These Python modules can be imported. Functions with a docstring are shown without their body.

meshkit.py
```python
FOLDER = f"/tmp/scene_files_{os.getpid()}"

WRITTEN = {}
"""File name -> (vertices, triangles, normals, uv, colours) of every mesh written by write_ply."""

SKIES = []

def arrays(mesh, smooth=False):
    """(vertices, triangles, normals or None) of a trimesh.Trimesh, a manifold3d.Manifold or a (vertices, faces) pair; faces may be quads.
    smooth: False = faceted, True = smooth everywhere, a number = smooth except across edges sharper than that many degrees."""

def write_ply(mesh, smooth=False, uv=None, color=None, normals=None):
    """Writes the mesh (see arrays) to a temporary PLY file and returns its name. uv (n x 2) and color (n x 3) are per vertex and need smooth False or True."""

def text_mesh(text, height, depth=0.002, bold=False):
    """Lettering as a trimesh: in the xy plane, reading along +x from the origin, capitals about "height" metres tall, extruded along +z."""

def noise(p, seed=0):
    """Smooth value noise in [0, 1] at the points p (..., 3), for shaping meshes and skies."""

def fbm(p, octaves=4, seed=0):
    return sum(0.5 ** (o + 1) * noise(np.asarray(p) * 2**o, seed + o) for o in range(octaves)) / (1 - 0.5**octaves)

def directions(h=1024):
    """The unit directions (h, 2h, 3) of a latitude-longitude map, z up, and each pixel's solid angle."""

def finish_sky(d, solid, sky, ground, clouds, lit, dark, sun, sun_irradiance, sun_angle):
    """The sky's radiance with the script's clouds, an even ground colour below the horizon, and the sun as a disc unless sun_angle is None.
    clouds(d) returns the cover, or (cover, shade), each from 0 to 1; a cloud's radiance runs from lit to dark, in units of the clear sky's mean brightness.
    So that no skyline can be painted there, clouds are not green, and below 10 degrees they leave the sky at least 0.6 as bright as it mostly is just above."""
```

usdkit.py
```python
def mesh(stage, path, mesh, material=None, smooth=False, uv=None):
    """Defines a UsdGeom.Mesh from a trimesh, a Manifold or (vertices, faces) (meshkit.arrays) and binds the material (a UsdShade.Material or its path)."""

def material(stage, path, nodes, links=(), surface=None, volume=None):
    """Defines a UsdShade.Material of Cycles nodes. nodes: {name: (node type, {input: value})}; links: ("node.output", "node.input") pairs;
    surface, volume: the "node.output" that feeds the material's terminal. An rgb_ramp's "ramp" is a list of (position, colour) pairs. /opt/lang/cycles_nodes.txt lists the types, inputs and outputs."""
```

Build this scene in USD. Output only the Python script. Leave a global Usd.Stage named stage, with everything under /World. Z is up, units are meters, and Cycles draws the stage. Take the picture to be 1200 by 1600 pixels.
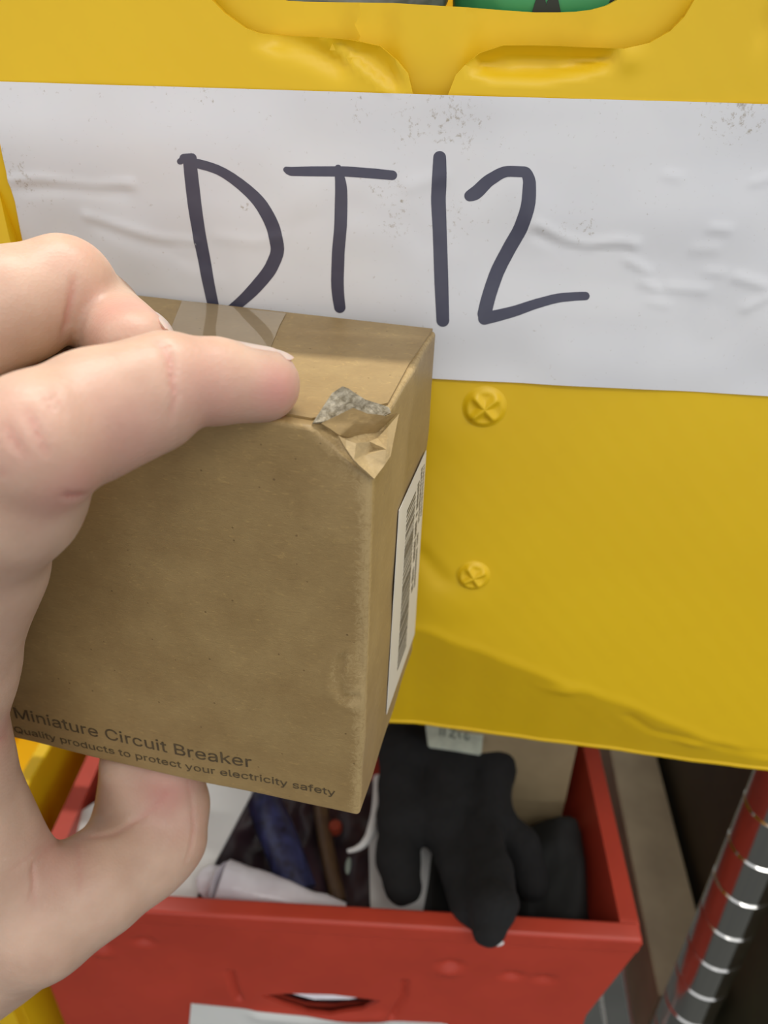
import math
import numpy as np, trimesh, manifold3d, shapely, usdkit, meshkit
from shapely.geometry import Polygon, LineString, Point
from shapely.ops import unary_union
from scipy.spatial import Delaunay, cKDTree
from pxr import Usd, UsdGeom, UsdLux, UsdShade, Gf, Sdf, Vt

stage = Usd.Stage.CreateInMemory()
UsdGeom.SetStageUpAxis(stage, 'Z')
UsdGeom.SetStageMetersPerUnit(stage, 1.0)
UsdGeom.Xform.Define(stage, '/World')
UsdGeom.Scope.Define(stage, '/World/Looks')

# ------------------------------------------------------------------ camera, light, exposure
EXPOSURE = 0.02
F_PX = 1230.0                      # focal length in pixels of the 1200 x 1600 frame
EYE = 1.25                         # camera height above the floor (m)
CX = np.array([0.99597999, 0.06287124, -0.06380497])   # shelf's right, down and depth directions seen from the camera
CV = np.array([-0.0192786, 0.84605791, 0.53274229])
CN = np.array([0.08747686, -0.52937059, 0.84386882])
W = np.stack([CX, CN, -CV], 0)     # camera (x right, y down, z ahead) -> world (x right, y into the shelf, z up)
cam = UsdGeom.Camera.Define(stage, '/World/camera')
right, up, back = W[:, 0], -W[:, 1], -W[:, 2]
cam.AddTransformOp().Set(Gf.Matrix4d(*right, 0, *up, 0, *back, 0, 0, 0, EYE, 1))
cam.CreateHorizontalApertureAttr(7.3)
cam.CreateFocalLengthAttr(7.3 * F_PX / 1200)
cam.CreateFStopAttr(5.0)
cam.CreateFocusDistanceAttr(0.148)
cam.CreateClippingRangeAttr((0.01, 100.0))
cam.CreateExposureAttr(EXPOSURE)

dome = UsdLux.DomeLight.Define(stage, '/World/room_ambient')
dome.CreateColorAttr(Gf.Vec3f(0.97, 0.98, 1.0))
dome.CreateIntensityAttr(0.25)


def rect_light(name, pos, target, w, h, power, color=(1, 0.97, 0.92)):
    l = UsdLux.RectLight.Define(stage, '/World/' + name)
    z = np.array(pos, float) - np.array(target, float)
    z /= np.linalg.norm(z)
    x = np.cross([0, 1, 0] if abs(z[1]) < 0.9 else [1, 0, 0], z)
    x = np.array([1.0, 0, 0]) - z * z[0]
    x /= np.linalg.norm(x)
    y = np.cross(z, x)
    l.AddTransformOp().Set(Gf.Matrix4d(*x, 0, *y, 0, *z, 0, *pos, 1))
    l.CreateWidthAttr(w)
    l.CreateHeightAttr(h)
    l.CreateIntensityAttr(power)
    l.CreateColorAttr(Gf.Vec3f(*color))


# a fluorescent tube almost straight above the shelf and the lamps of the aisle in front of it
rect_light('ceiling_tube', (0.1, 0.60, EYE + 1.55), (0.1, 0.30, EYE), 1.5, 0.05, 135)
rect_light('aisle_lamp', (0.60, -0.9, EYE + 1.35), (0.1, 0.15, EYE - 0.1), 1.4, 0.4, 5.6)

# ------------------------------------------------------------------ helpers (millimetres, camera at the origin)
rng = np.random.default_rng(7)
MM = 0.001


def ray(px, py):
    return W @ np.array([(px - 600) / F_PX, (py - 800) / F_PX, 1.0])


def at_y(px, py, y):
    d = ray(px, py)
    return d * y / d[1]


def at_z(px, py, z):
    d = ray(px, py)
    return d * z / d[2]


def at_plane(px, py, p, n):
    d = ray(px, py)
    return d * (np.dot(p, n) / np.dot(d, n))


def project(v):
    c = np.asarray(v) @ W
    return 600 + F_PX * c[:, 0] / c[:, 2], 800 + F_PX * c[:, 1] / c[:, 2], c[:, 2]


names = {}


def numbered(parent, name):
    k = (parent, name)
    n = names.get(k, 0)
    names[k] = n + 1
    return name if n == 0 else f'{name}_{n:03d}'


def set_data(prim, label=None, category=None, group=None, kind=None):
    for k, v in (('label', label), ('category', category), ('group', group), ('kind', kind)):
        if v:
            prim.SetCustomDataByKey(k, v)


class Thing:
    """An Xform at the thing's base; part() adds meshes given in millimetres."""

    def __init__(self, name, base, label=None, category=None, group=None, kind=None):
        self.path = '/World/' + numbered('', name)
        self.base = np.asarray(base, float)
        x = UsdGeom.Xform.Define(stage, self.path)
        x.AddTranslateOp().Set(Gf.Vec3d(*(self.base * MM + [0, 0, EYE])))
        set_data(x.GetPrim(), label, category, group, kind)

    def part(self, name, mesh, mat, smooth=False, label=None, parent=None, kind=None, attr=None):
        if hasattr(mesh, 'to_mesh'):
            g = mesh.to_mesh()
            v, f = np.array(g.vert_properties[:, :3], float), np.array(g.tri_verts)
        elif isinstance(mesh, (tuple, list)):
            v, f = np.asarray(mesh[0], float), np.asarray(mesh[1], int)
        else:
            v, f = np.array(mesh.vertices, float), np.array(mesh.faces)
        up_path = parent or self.path
        path = up_path + '/' + numbered(up_path, name)
        m = usdkit.mesh(stage, path, ((v - self.base) * MM, f), mat, smooth=smooth)
        set_data(m.GetPrim(), label, kind=kind)
        if attr:
            for k, a in attr.items():
                UsdGeom.PrimvarsAPI(m).CreatePrimvar(k, Sdf.ValueTypeNames.FloatArray, 'vertex').Set(Vt.FloatArray.FromNumpy(np.asarray(a, np.float32)))
        return path


def cat(ms):
    return trimesh.util.concatenate([m if isinstance(m, trimesh.Trimesh) else trimesh.Trimesh(m[0], m[1], process=False) for m in ms])


def sheet(poly, fy, t, step, frame=None):
    """A sheet of thickness t with outline poly in (a, b); fy(a, b) is its front depth. frame maps (a, depth, b) rows to world rows; by default (x, y, z)."""
    polys = getattr(poly, 'geoms', [poly])
    out = []
    for pg in polys:
        rings = [pg.exterior, *pg.interiors]
        bp, edges, n = [], [], 0
        for r in rings:
            L = r.length
            c = np.array(r.segmentize(step).coords)[:-1]
            bp.append(c)
            edges.append(np.stack([np.arange(len(c)), np.roll(np.arange(len(c)), -1)], 1) + n)
            n += len(c)
        x0, y0, x1, y1 = pg.bounds
        gx, gy = np.meshgrid(np.arange(x0 + step / 2, x1, step), np.arange(y0 + step / 2, y1, step * 0.87))
        gx = gx + (np.arange(gx.shape[0]) % 2)[:, None] * step / 2
        q = np.stack([gx.ravel(), gy.ravel()], 1)
        inner = pg.buffer(-0.45 * step)
        q = q[shapely.contains_xy(inner, q[:, 0], q[:, 1])] if not inner.is_empty else q[:0]
        p = np.vstack(bp + [q])
        tri = Delaunay(p).simplices
        c = p[tri].mean(1)
        tri = tri[shapely.contains_xy(pg, c[:, 0], c[:, 1])]
        a = p[tri]
        area = np.cross(np.c_[a[:, 1] - a[:, 0], np.zeros(len(a))], np.c_[a[:, 2] - a[:, 0], np.zeros(len(a))])[:, 2]
        tri = tri[np.abs(area) > 1e-9]
        area = area[np.abs(area) > 1e-9]
        tri[area < 0] = tri[area < 0][:, ::-1]
        e = np.sort(np.vstack([tri[:, [0, 1]], tri[:, [1, 2]], tri[:, [2, 0]]]), 1)
        d = np.vstack([tri[:, [0, 1]], tri[:, [1, 2]], tri[:, [2, 0]]])
        _, inv, cnt = np.unique(e, axis=0, return_inverse=True, return_counts=True)
        d = d[cnt[inv.ravel()] == 1]
        y = fy(p[:, 0], p[:, 1])
        fr = np.stack([p[:, 0], y, p[:, 1]], 1)
        bk = np.stack([p[:, 0], y + t, p[:, 1]], 1)
        N = len(p)
        side = np.vstack([np.stack([d[:, 1], d[:, 0], d[:, 0] + N], 1), np.stack([d[:, 1], d[:, 0] + N, d[:, 1] + N], 1)])
        v = np.vstack([fr, bk])
        f = np.vstack([tri, tri[:, ::-1] + N, side])
        out.append((v, f))
    v = np.vstack([o[0] for o in out])
    k, fs = 0, []
    for o in out:
        fs.append(o[1] + k)
        k += len(o[0])
    f = np.vstack(fs)
    if frame is not None:
        v = frame(v)
    return v, f


def rounded_box(lo, hi, r=1.0, n=16):
    lo, hi = np.asarray(lo, float) + r, np.asarray(hi, float) - r
    s = manifold3d.Manifold.sphere(r, n)
    return manifold3d.Manifold.batch_hull([s.translate((x, y, z)) for x in (lo[0], hi[0]) for y in (lo[1], hi[1]) for z in (lo[2], hi[2])])


def box(lo, hi):
    m = trimesh.creation.box(np.asarray(hi, float) - np.asarray(lo, float))
    m.apply_translation((np.asarray(lo, float) + np.asarray(hi, float)) / 2)
    return m


def tube(pts, rad, n=14, caps=True):
    pts = np.asarray(pts, float)
    rad = np.broadcast_to(rad, (len(pts),))
    t = np.gradient(pts, axis=0)
    t /= np.linalg.norm(t, axis=1, keepdims=True)
    a = np.cross(t, np.where(np.abs(t[:, 2:]) < 0.9, [0, 0, 1.0], [1.0, 0, 0]))
    a /= np.linalg.norm(a, axis=1, keepdims=True)
    b = np.cross(t, a)
    g = np.arange(n) * 2 * np.pi / n
    v = (pts[:, None] + rad[:, None, None] * (np.cos(g)[None, :, None] * a[:, None] + np.sin(g)[None, :, None] * b[:, None])).reshape(-1, 3)
    i, j = np.meshgrid(np.arange(len(pts) - 1), np.arange(n), indexing='ij')
    q = np.stack([i * n + j, i * n + (j + 1) % n, (i + 1) * n + (j + 1) % n, (i + 1) * n + j], -1).reshape(-1, 4)
    f = np.vstack([q[:, [0, 1, 2]], q[:, [0, 2, 3]]])
    N = len(v)
    v = np.vstack([v, pts[0], pts[-1]])
    k = np.arange(n)
    l = (len(pts) - 1) * n
    f = np.vstack([f, np.stack([np.full(n, N), (k + 1) % n, k], 1), np.stack([np.full(n, N + 1), l + k, l + (k + 1) % n], 1)])
    return trimesh.Trimesh(v, f, process=False)


def smooth_path(pts, n=40):
    pts = np.asarray(pts, float)
    from scipy.interpolate import PchipInterpolator
    s = np.r_[0, np.cumsum(np.linalg.norm(np.diff(pts, axis=0), axis=1))]
    return PchipInterpolator(s, pts)(np.linspace(0, s[-1], n))


def seg_dist(x, z, pl):
    """Distance of the points (x, z) to a polyline."""
    d = np.full(np.shape(x), 1e9)
    for (ax, az), (bx, bz) in zip(pl, pl[1:]):
        L = (bx - ax) ** 2 + (bz - az) ** 2
        h = np.clip(((x - ax) * (bx - ax) + (z - az) * (bz - az)) / L, 0, 1)
        d = np.minimum(d, np.hypot(x - ax - h * (bx - ax), z - az - h * (bz - az)))
    return d


def sstep(a, b, x):
    t = np.clip((x - a) / (b - a), 0, 1)
    return t * t * (3 - 2 * t)


# smooth-blended bodies: round cones joined with a soft minimum, meshed with surface nets
def cone_sdf(P, a, b, ra, rb):
    ba = b - a
    h = np.clip(((P - a) @ ba) / (ba @ ba), 0, 1)
    return np.linalg.norm(P - a - h[:, None] * ba, axis=1) - (ra + (rb - ra) * h)


def blend(prims, lo, hi, h):
    lo = np.asarray(lo, float)
    n = np.ceil((np.asarray(hi) - lo) / h).astype(int) + 1
    F = np.full(n, 30., np.float32)
    for a, b, ra, rb, k in prims:
        a, b = np.asarray(a, float), np.asarray(b, float)
        m = max(ra, rb) + k + 1
        i0 = np.clip(np.floor((np.minimum(a, b) - m - lo) / h).astype(int), 0, n)
        i1 = np.clip(np.ceil((np.maximum(a, b) + m - lo) / h).astype(int) + 1, 0, n)
        if (i1 <= i0).any():
            continue
        g = np.stack(np.meshgrid(*[np.arange(i0[j], i1[j]) * h + lo[j] for j in range(3)], indexing='ij'), -1)
        d = cone_sdf(g.reshape(-1, 3), a, b, ra, rb).reshape(g.shape[:3])
        s = tuple(slice(i0[j], i1[j]) for j in range(3))
        o = F[s]
        w = np.clip(.5 + .5 * (d - o) / k, 0, 1)
        F[s] = d * (1 - w) + o * w - k * w * (1 - w)
    for ax in range(3):  # closed at the grid's border
        for e in (0, -1):
            s = [slice(None)] * 3
            s[ax] = e
            F[tuple(s)] = np.maximum(F[tuple(s)], 0.3)
    return nets(F, lo, h)


def nets(F, lo, h):
    S = F < 0
    c = [F[i:F.shape[0] - 1 + i, j:F.shape[1] - 1 + j, k:F.shape[2] - 1 + k] for i in (0, 1) for j in (0, 1) for k in (0, 1)]
    cnt = sum((x < 0).astype(np.int8) for x in c)
    act = (cnt > 0) & (cnt < 8)
    idx = np.argwhere(act)
    ID = -np.ones(act.shape, np.int64)
    ID[act] = np.arange(len(idx))
    val = np.stack([x[act] for x in c], 1).astype(float)
    cor = np.array([(i, j, k) for i in (0, 1) for j in (0, 1) for k in (0, 1)], float)
    acc, num = np.zeros((len(idx), 3)), np.zeros(len(idx))
    for p in range(8):
        for q in range(p + 1, 8):
            if np.abs(cor[p] - cor[q]).sum() != 1:
                continue
            a, b = val[:, p], val[:, q]
            x = (a < 0) != (b < 0)
            t = np.where(x, a / np.where(x, a - b, 1), 0)
            acc += np.where(x[:, None], cor[p] + t[:, None] * (cor[q] - cor[p]), 0)
            num += x
    V = (idx + acc / num[:, None]) * h + lo
    quads = []
    for ax in range(3):
        s1, s2 = [slice(None)] * 3, [slice(None)] * 3
        s1[ax], s2[ax] = slice(0, -1), slice(1, None)
        e = np.argwhere(S[tuple(s1)] != S[tuple(s2)])
        o = [a for a in range(3) if a != ax]
        e = e[(e[:, o[0]] > 0) & (e[:, o[1]] > 0) & (e[:, o[0]] < act.shape[o[0]]) & (e[:, o[1]] < act.shape[o[1]])]
        q = []
        for da, db in ((0, 0), (1, 0), (1, 1), (0, 1)):
            w = e.copy()
            w[:, o[0]] -= da
            w[:, o[1]] -= db
            q.append(ID[tuple(w.T)])
        q = np.stack(q, 1)
        inside = S[tuple(e.T)]
        flip = ~inside if ax != 1 else inside
        q[flip] = q[flip][:, ::-1]
        quads.append(q)
    Q = np.vstack(quads)
    Q = Q[(Q >= 0).all(1)]
    m = trimesh.Trimesh(V, np.vstack([Q[:, [0, 1, 2]], Q[:, [0, 2, 3]]]), process=False)
    if m.volume < 0:
        m.faces = m.faces[:, ::-1]
    return m


# ------------------------------------------------------------------ materials
def look(name, color, rough=0.5, dark=None, vscale=60, vdetail=4, bump=0.0, bscale=300, bdist=0.0004, dims=(1, 1, 1), **p):
    """A principled material; colour wanders between color and dark with noise, fine relief from noise. Coordinates are world metres."""
    nodes = {'g': ('geometry', {}), 'mp': ('mapping', {'scale': dims}), 'p': ('principled_bsdf', {'base_color': color, 'roughness': rough, **p})}
    links = [('g.position', 'mp.vector')]
    if dark is not None:
        nodes['n'] = ('noise_texture', {'scale': vscale, 'detail': vdetail, 'roughness': 0.6})
        nodes['r'] = ('rgb_ramp', {'ramp': [(0.32, dark), (0.68, color)]})
        links += [('mp.vector', 'n.vector'), ('n.fac', 'r.fac'), ('r.color', 'p.base_color')]
    if bump:
        nodes['bn'] = ('noise_texture', {'scale': bscale, 'detail': 4, 'roughness': 0.6})
        nodes['b'] = ('bump', {'strength': bump, 'distance': bdist})
        links += [('mp.vector', 'bn.vector'), ('bn.fac', 'b.height'), ('b.normal', 'p.normal')]
    return usdkit.material(stage, '/World/Looks/' + name, nodes, links, surface='p.BSDF')


KRAFT, KRAFT_D = (0.345, 0.235, 0.094), (0.268, 0.172, 0.063)


def kraft_look(name, c1, c2, fibre=1.0, **extra):
    nodes = {
        'g': ('geometry', {}),
        'n': ('noise_texture', {'scale': 70, 'detail': 6, 'roughness': 0.65}),
        'r': ('rgb_ramp', {'ramp': [(0.3, c2), (0.7, c1)]}),
        'm1': ('mapping', {'scale': (520, 520, 1700), 'rotation': (0.2, 0.3, 0.1)}),
        'f1': ('noise_texture', {'scale': 1, 'detail': 3, 'roughness': 0.7, 'distortion': 1.2}),
        'fr': ('rgb_ramp', {'ramp': [(0.0, (0.66, 0.65, 0.62)), (0.40, (0.97, 0.97, 0.97)), (0.60, (1.03, 1.03, 1.02)), (0.76, (1.4, 1.4, 1.32))]}),
        'mx': ('mix', {'mix_type': 'multiply', 'fac': 0.9 * fibre}),
        'v': ('voronoi_texture', {'scale': 260, 'randomness': 1}),
        'vr': ('rgb_ramp', {'ramp': [(0.0, (0.35, 0.3, 0.25)), (0.045, (0.5, 0.45, 0.4)), (0.07, (1, 1, 1))]}),
        'mv': ('mix', {'mix_type': 'multiply', 'fac': 0.75}),
        'b': ('bump', {'strength': 0.35, 'distance': 0.00012}),
        'p': ('principled_bsdf', {'roughness': 0.52, 'specular_ior_level': 0.45, 'sheen_weight': 0.05, **extra}),
        'wa': ('attribute', {'attribute': 'wear'}),
        'wn': ('noise_texture', {'scale': 650, 'detail': 5, 'roughness': 0.75, 'distortion': 1.5}),
        'wm': ('math', {'math_type': 'multiply_add', 'value2': 1.9, 'value3': -0.98}),
        'ws': ('math', {'math_type': 'add'}),
        'wr': ('rgb_ramp', {'ramp': [(0.0, (0, 0, 0)), (0.35, (0, 0, 0)), (0.8, (0.75, 0.75, 0.75)), (1.0, (0.85, 0.85, 0.85))]}),
        'wx': ('mix', {'color2': (0.46, 0.33, 0.15)}),
    }
    links = [('g.position', 'n.vector'), ('n.fac', 'r.fac'), ('g.position', 'm1.vector'), ('m1.vector', 'f1.vector'), ('f1.fac', 'fr.fac'),
             ('r.color', 'mx.color1'), ('fr.color', 'mx.color2'), ('g.position', 'v.vector'), ('v.distance', 'vr.fac'), ('mx.color', 'mv.color1'),
             ('vr.color', 'mv.color2'), ('mv.color', 'wx.color1'), ('g.position', 'wn.vector'), ('wn.fac', 'wm.value1'), ('wa.fac', 'ws.value1'), ('wm.value', 'ws.value2'), ('ws.value', 'wr.fac'), ('wr.color', 'wx.fac'), ('wx.color', 'p.base_color'), ('f1.fac', 'b.height'), ('b.normal', 'p.normal')]
    return usdkit.material(stage, '/World/Looks/' + name, nodes, links, surface='p.BSDF')


m_kraft = kraft_look('kraft_board', KRAFT, KRAFT_D)
m_kraft_worn = kraft_look('kraft_worn_edge', (0.44, 0.32, 0.155), (0.35, 0.245, 0.11), 1.0)
m_torn = look('torn_grey_ply', (0.50, 0.44, 0.33), 0.85, (0.15, 0.12, 0.065), 900, 6, 1.0, 700, 0.0006)
m_ink_box = look('brown_print', (0.055, 0.038, 0.018), 0.6, (0.11, 0.075, 0.034), 700)
m_marker = look('marker_ink', (0.06, 0.06, 0.098), 0.36, (0.08, 0.082, 0.12), 90, specular_ior_level=0.65)
m_black_print = look('black_print', (0.05, 0.045, 0.04), 0.5)
m_sticker = look('sticker_paper', (0.76, 0.745, 0.70), 0.45)


def yellow_look(name, col, dark):
    nodes = {
        'g': ('geometry', {}),
        'n': ('noise_texture', {'scale': 22, 'detail': 3}),
        'r': ('rgb_ramp', {'ramp': [(0.3, dark), (0.7, col)]}),
        'mp': ('mapping', {'rotation': (0, 0.72, 0)}),
        'w': ('wave_texture', {'scale': 55, 'distortion': 0.6, 'detail': 1, 'bands_direction': 'x'}),
        'n2': ('noise_texture', {'scale': 120, 'detail': 3}),
        'a': ('math', {'math_type': 'multiply_add', 'value2': 0.5}),
        'b': ('bump', {'strength': 0.06, 'distance': 0.0006}),
        'p': ('principled_bsdf', {'roughness': 0.44, 'specular_ior_level': 0.5, 'subsurface_weight': 0.0}),
    }
    links = [('g.position', 'n.vector'), ('n.fac', 'r.fac'), ('r.color', 'p.base_color'), ('g.position', 'mp.vector'), ('mp.vector', 'w.vector'),
             ('g.position', 'n2.vector'), ('w.fac', 'a.value1'), ('n2.fac', 'a.value3'), ('a.value', 'b.height'), ('b.normal', 'p.normal')]
    return usdkit.material(stage, '/World/Looks/' + name, nodes, links, surface='p.BSDF')


m_yellow = yellow_look('yellow_plastic', (0.86, 0.56, 0.007), (0.82, 0.52, 0.006))
m_red = look('red_plastic', (0.50, 0.052, 0.026), 0.42, (0.43, 0.044, 0.022), 30, 4, 0.15, 90, 0.0006)
m_green = look('green_bag', (0.06, 0.36, 0.12), 0.35, (0.045, 0.30, 0.10), 40)
m_grey_bag = look('grey_bag', (0.30, 0.32, 0.28), 0.3, (0.12, 0.13, 0.10), 60, 4, 0.6, 60, 0.003)
m_black_mark = look('black_marking', (0.02, 0.025, 0.015), 0.5)
m_chrome = look('chrome', (0.78, 0.77, 0.74), 0.13, metallic=1.0)
m_knit = look('black_knit', (0.006, 0.0057, 0.006), 0.9, (0.0035, 0.0035, 0.0035), 300, 4, 0.6, 700, 0.0006)
m_cloth = look('black_fabric', (0.012, 0.0135, 0.012), 0.85, (0.007, 0.007, 0.007), 60, 4, 0.4, 300, 0.0008)
m_purple = look('dark_film', (0.05, 0.025, 0.035), 0.35, (0.02, 0.012, 0.016), 40)
m_white = look('white_board', (0.72, 0.73, 0.70), 0.5, (0.68, 0.69, 0.66), 30)
m_white_plastic = look('white_plastic', (0.70, 0.70, 0.68), 0.4)
m_silver = look('silver_wrap', (0.80, 0.79, 0.84), 0.25, (0.66, 0.63, 0.68), 50, 3, 0.2, 60, 0.002)
m_blue = look('blue_print', (0.045, 0.055, 0.16), 0.4, (0.012, 0.01, 0.022), 150)
m_brown = look('brown_strap', (0.10, 0.055, 0.02), 0.5, (0.06, 0.03, 0.015), 120)
m_orange = look('orange_cap', (0.22, 0.03, 0.012), 0.5)
m_tag = look('pale_green_tag', (0.62, 0.68, 0.56), 0.6, (0.45, 0.50, 0.42), 200)
m_tag_ink = look('tag_print', (0.22, 0.26, 0.22), 0.6)
m_tan = look('tan_board', (0.34, 0.26, 0.145), 0.6, (0.29, 0.22, 0.12), 60)
m_taupe = look('taupe_board', (0.30, 0.245, 0.15), 0.6, (0.24, 0.19, 0.115), 50)
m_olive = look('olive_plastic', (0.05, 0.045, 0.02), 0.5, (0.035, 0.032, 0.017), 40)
m_nail = look('nail', (0.66, 0.44, 0.38), 0.3, specular_ior_level=0.5, subsurface_weight=0.3, subsurface_scale=0.001)
m_floor = look('concrete', (0.050, 0.052, 0.046), 0.6, (0.035, 0.036, 0.032), 3)
m_wall = look('painted_wall', (0.42, 0.42, 0.40), 0.8, (0.40, 0.40, 0.38), 2)


def label_look():
    """White label stock with brown scuffs where the photo has them (stains of the paper itself)."""
    nodes = {'g': ('geometry', {}), 'n': ('noise_texture', {'scale': 900, 'detail': 5, 'roughness': 0.7}),
             'n3': ('noise_texture', {'scale': 45, 'detail': 3}), 'r3': ('rgb_ramp', {'ramp': [(0.3, (0.76, 0.765, 0.79)), (0.7, (0.80, 0.80, 0.81))]}),
             'p': ('principled_bsdf', {'roughness': 0.33, 'specular_ior_level': 0.5})}
    links = [('g.position', 'n.vector'), ('g.position', 'n3.vector'), ('n3.fac', 'r3.fac')]
    last = None
    for i, (px, py, rad, s) in enumerate([(712, 185, 9, 1.0), (640, 200, 7, .7), (625, 320, 6, .8), (618, 345, 6, .8), (708, 340, 7, .8), (30, 285, 10, .8), (25, 300, 9, .6),
                                          (320, 140, 4, .9), (1150, 172, 10, .9), (905, 345, 6, .7), (600, 305, 7, .7), (385, 322, 1.5, 1.6), (670, 640, 3, .3), (560, 170, 5, .6)]):
        c = at_y(px, py, 172.5) * MM + [0, 0, EYE]
        nodes[f'd{i}'] = ('vector_math', {'math_type': 'distance', 'vector2': tuple(c)})
        nodes[f'k{i}'] = ('map_range', {'from_min': rad * 1e-3, 'from_max': 0.0, 'to_min': 0.0, 'to_max': 0.16 * s, 'clamp': True})
        links += [('g.position', f'd{i}.vector1'), (f'd{i}.value', f'k{i}.value')]
        if last is None:
            last = f'k{i}.result'
        else:
            nodes[f'm{i}'] = ('math', {'math_type': 'maximum'})
            links += [(last, f'm{i}.value1'), (f'k{i}.result', f'm{i}.value2')]
            last = f'm{i}.value'
    nodes['ad'] = ('math', {'math_type': 'add'})
    nodes['dr'] = ('rgb_ramp', {'ramp': [(0.0, (0, 0, 0)), (0.64, (0, 0, 0)), (0.80, (0.8, 0.8, 0.8))]})
    nodes['mx'] = ('mix', {'color2': (0.36, 0.30, 0.22)})
    links += [('n.fac', 'ad.value1'), (last, 'ad.value2'), ('ad.value', 'dr.fac'), ('dr.color', 'mx.fac'), ('r3.color', 'mx.color1'), ('mx.color', 'p.base_color')]
    return usdkit.material(stage, '/World/Looks/label_stock', nodes, links, surface='p.BSDF')


m_label = label_look()


def skin_look():
    nodes = {
        'g': ('geometry', {}),
        'bl': ('attribute', {'attribute': 'blush'}),
        'n': ('noise_texture', {'scale': 130, 'detail': 4}),
        'r': ('rgb_ramp', {'ramp': [(0.3, (0.52, 0.345, 0.25)), (0.7, (0.60, 0.415, 0.308))]}),
        'mx': ('mix', {'color2': (0.57, 0.285, 0.235)}),
        'v': ('voronoi_texture', {'scale': 1500, 'randomness': 1}),
        'n2': ('noise_texture', {'scale': 700, 'detail': 3}),
        'a': ('math', {'math_type': 'add'}),
        'b': ('bump', {'strength': 0.16, 'distance': 0.0002}),
        'p': ('principled_bsdf', {'roughness': 0.46, 'specular_ior_level': 0.4, 'subsurface_weight': 0.35, 'subsurface_scale': 0.0014, 'subsurface_radius': (1.0, 0.45, 0.28)}),
    }
    links = [('g.position', 'n.vector'), ('n.fac', 'r.fac'), ('bl.fac', 'mx.fac'), ('r.color', 'mx.color1'), ('mx.color', 'p.base_color'),
             ('g.position', 'v.vector'), ('g.position', 'n2.vector'), ('v.distance', 'a.value1'), ('n2.fac', 'a.value2'), ('a.value', 'b.height'), ('b.normal', 'p.normal')]
    return usdkit.material(stage, '/World/Looks/skin', nodes, links, surface='p.BSDF')


m_skin = skin_look()
m_tape = kraft_look('taped_kraft', (0.33, 0.235, 0.11), (0.29, 0.20, 0.085), 0.5, coat_weight=1.0, coat_roughness=0.03)

# ------------------------------------------------------------------ the room
FLOOR = -EYE * 1000
st = Thing('floor', (0, 0, FLOOR), 'dark grey concrete warehouse floor under the shelving', kind='structure')
st.part('slab', box((-3000, -2500, FLOOR - 50), (3000, 1600, FLOOR)), m_floor)
st = Thing('wall_back', (0, 1500, FLOOR), 'plain grey wall behind the shelving', kind='structure')
st.part('panel', box((-3000, 1500, FLOOR), (3000, 1580, 1800)), m_wall)

# wire shelving: four grooved chrome posts, two wire shelves
SH_UP, SH_LO = -193.0, -502.0
POST_X, POST_Y = 145.0, 219.0
shelf = Thing('wire_shelving_unit', (POST_X, POST_Y, FLOOR), 'chrome wire shelving unit with grooved round posts, at the right edge beside the red bin', 'shelving')


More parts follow.
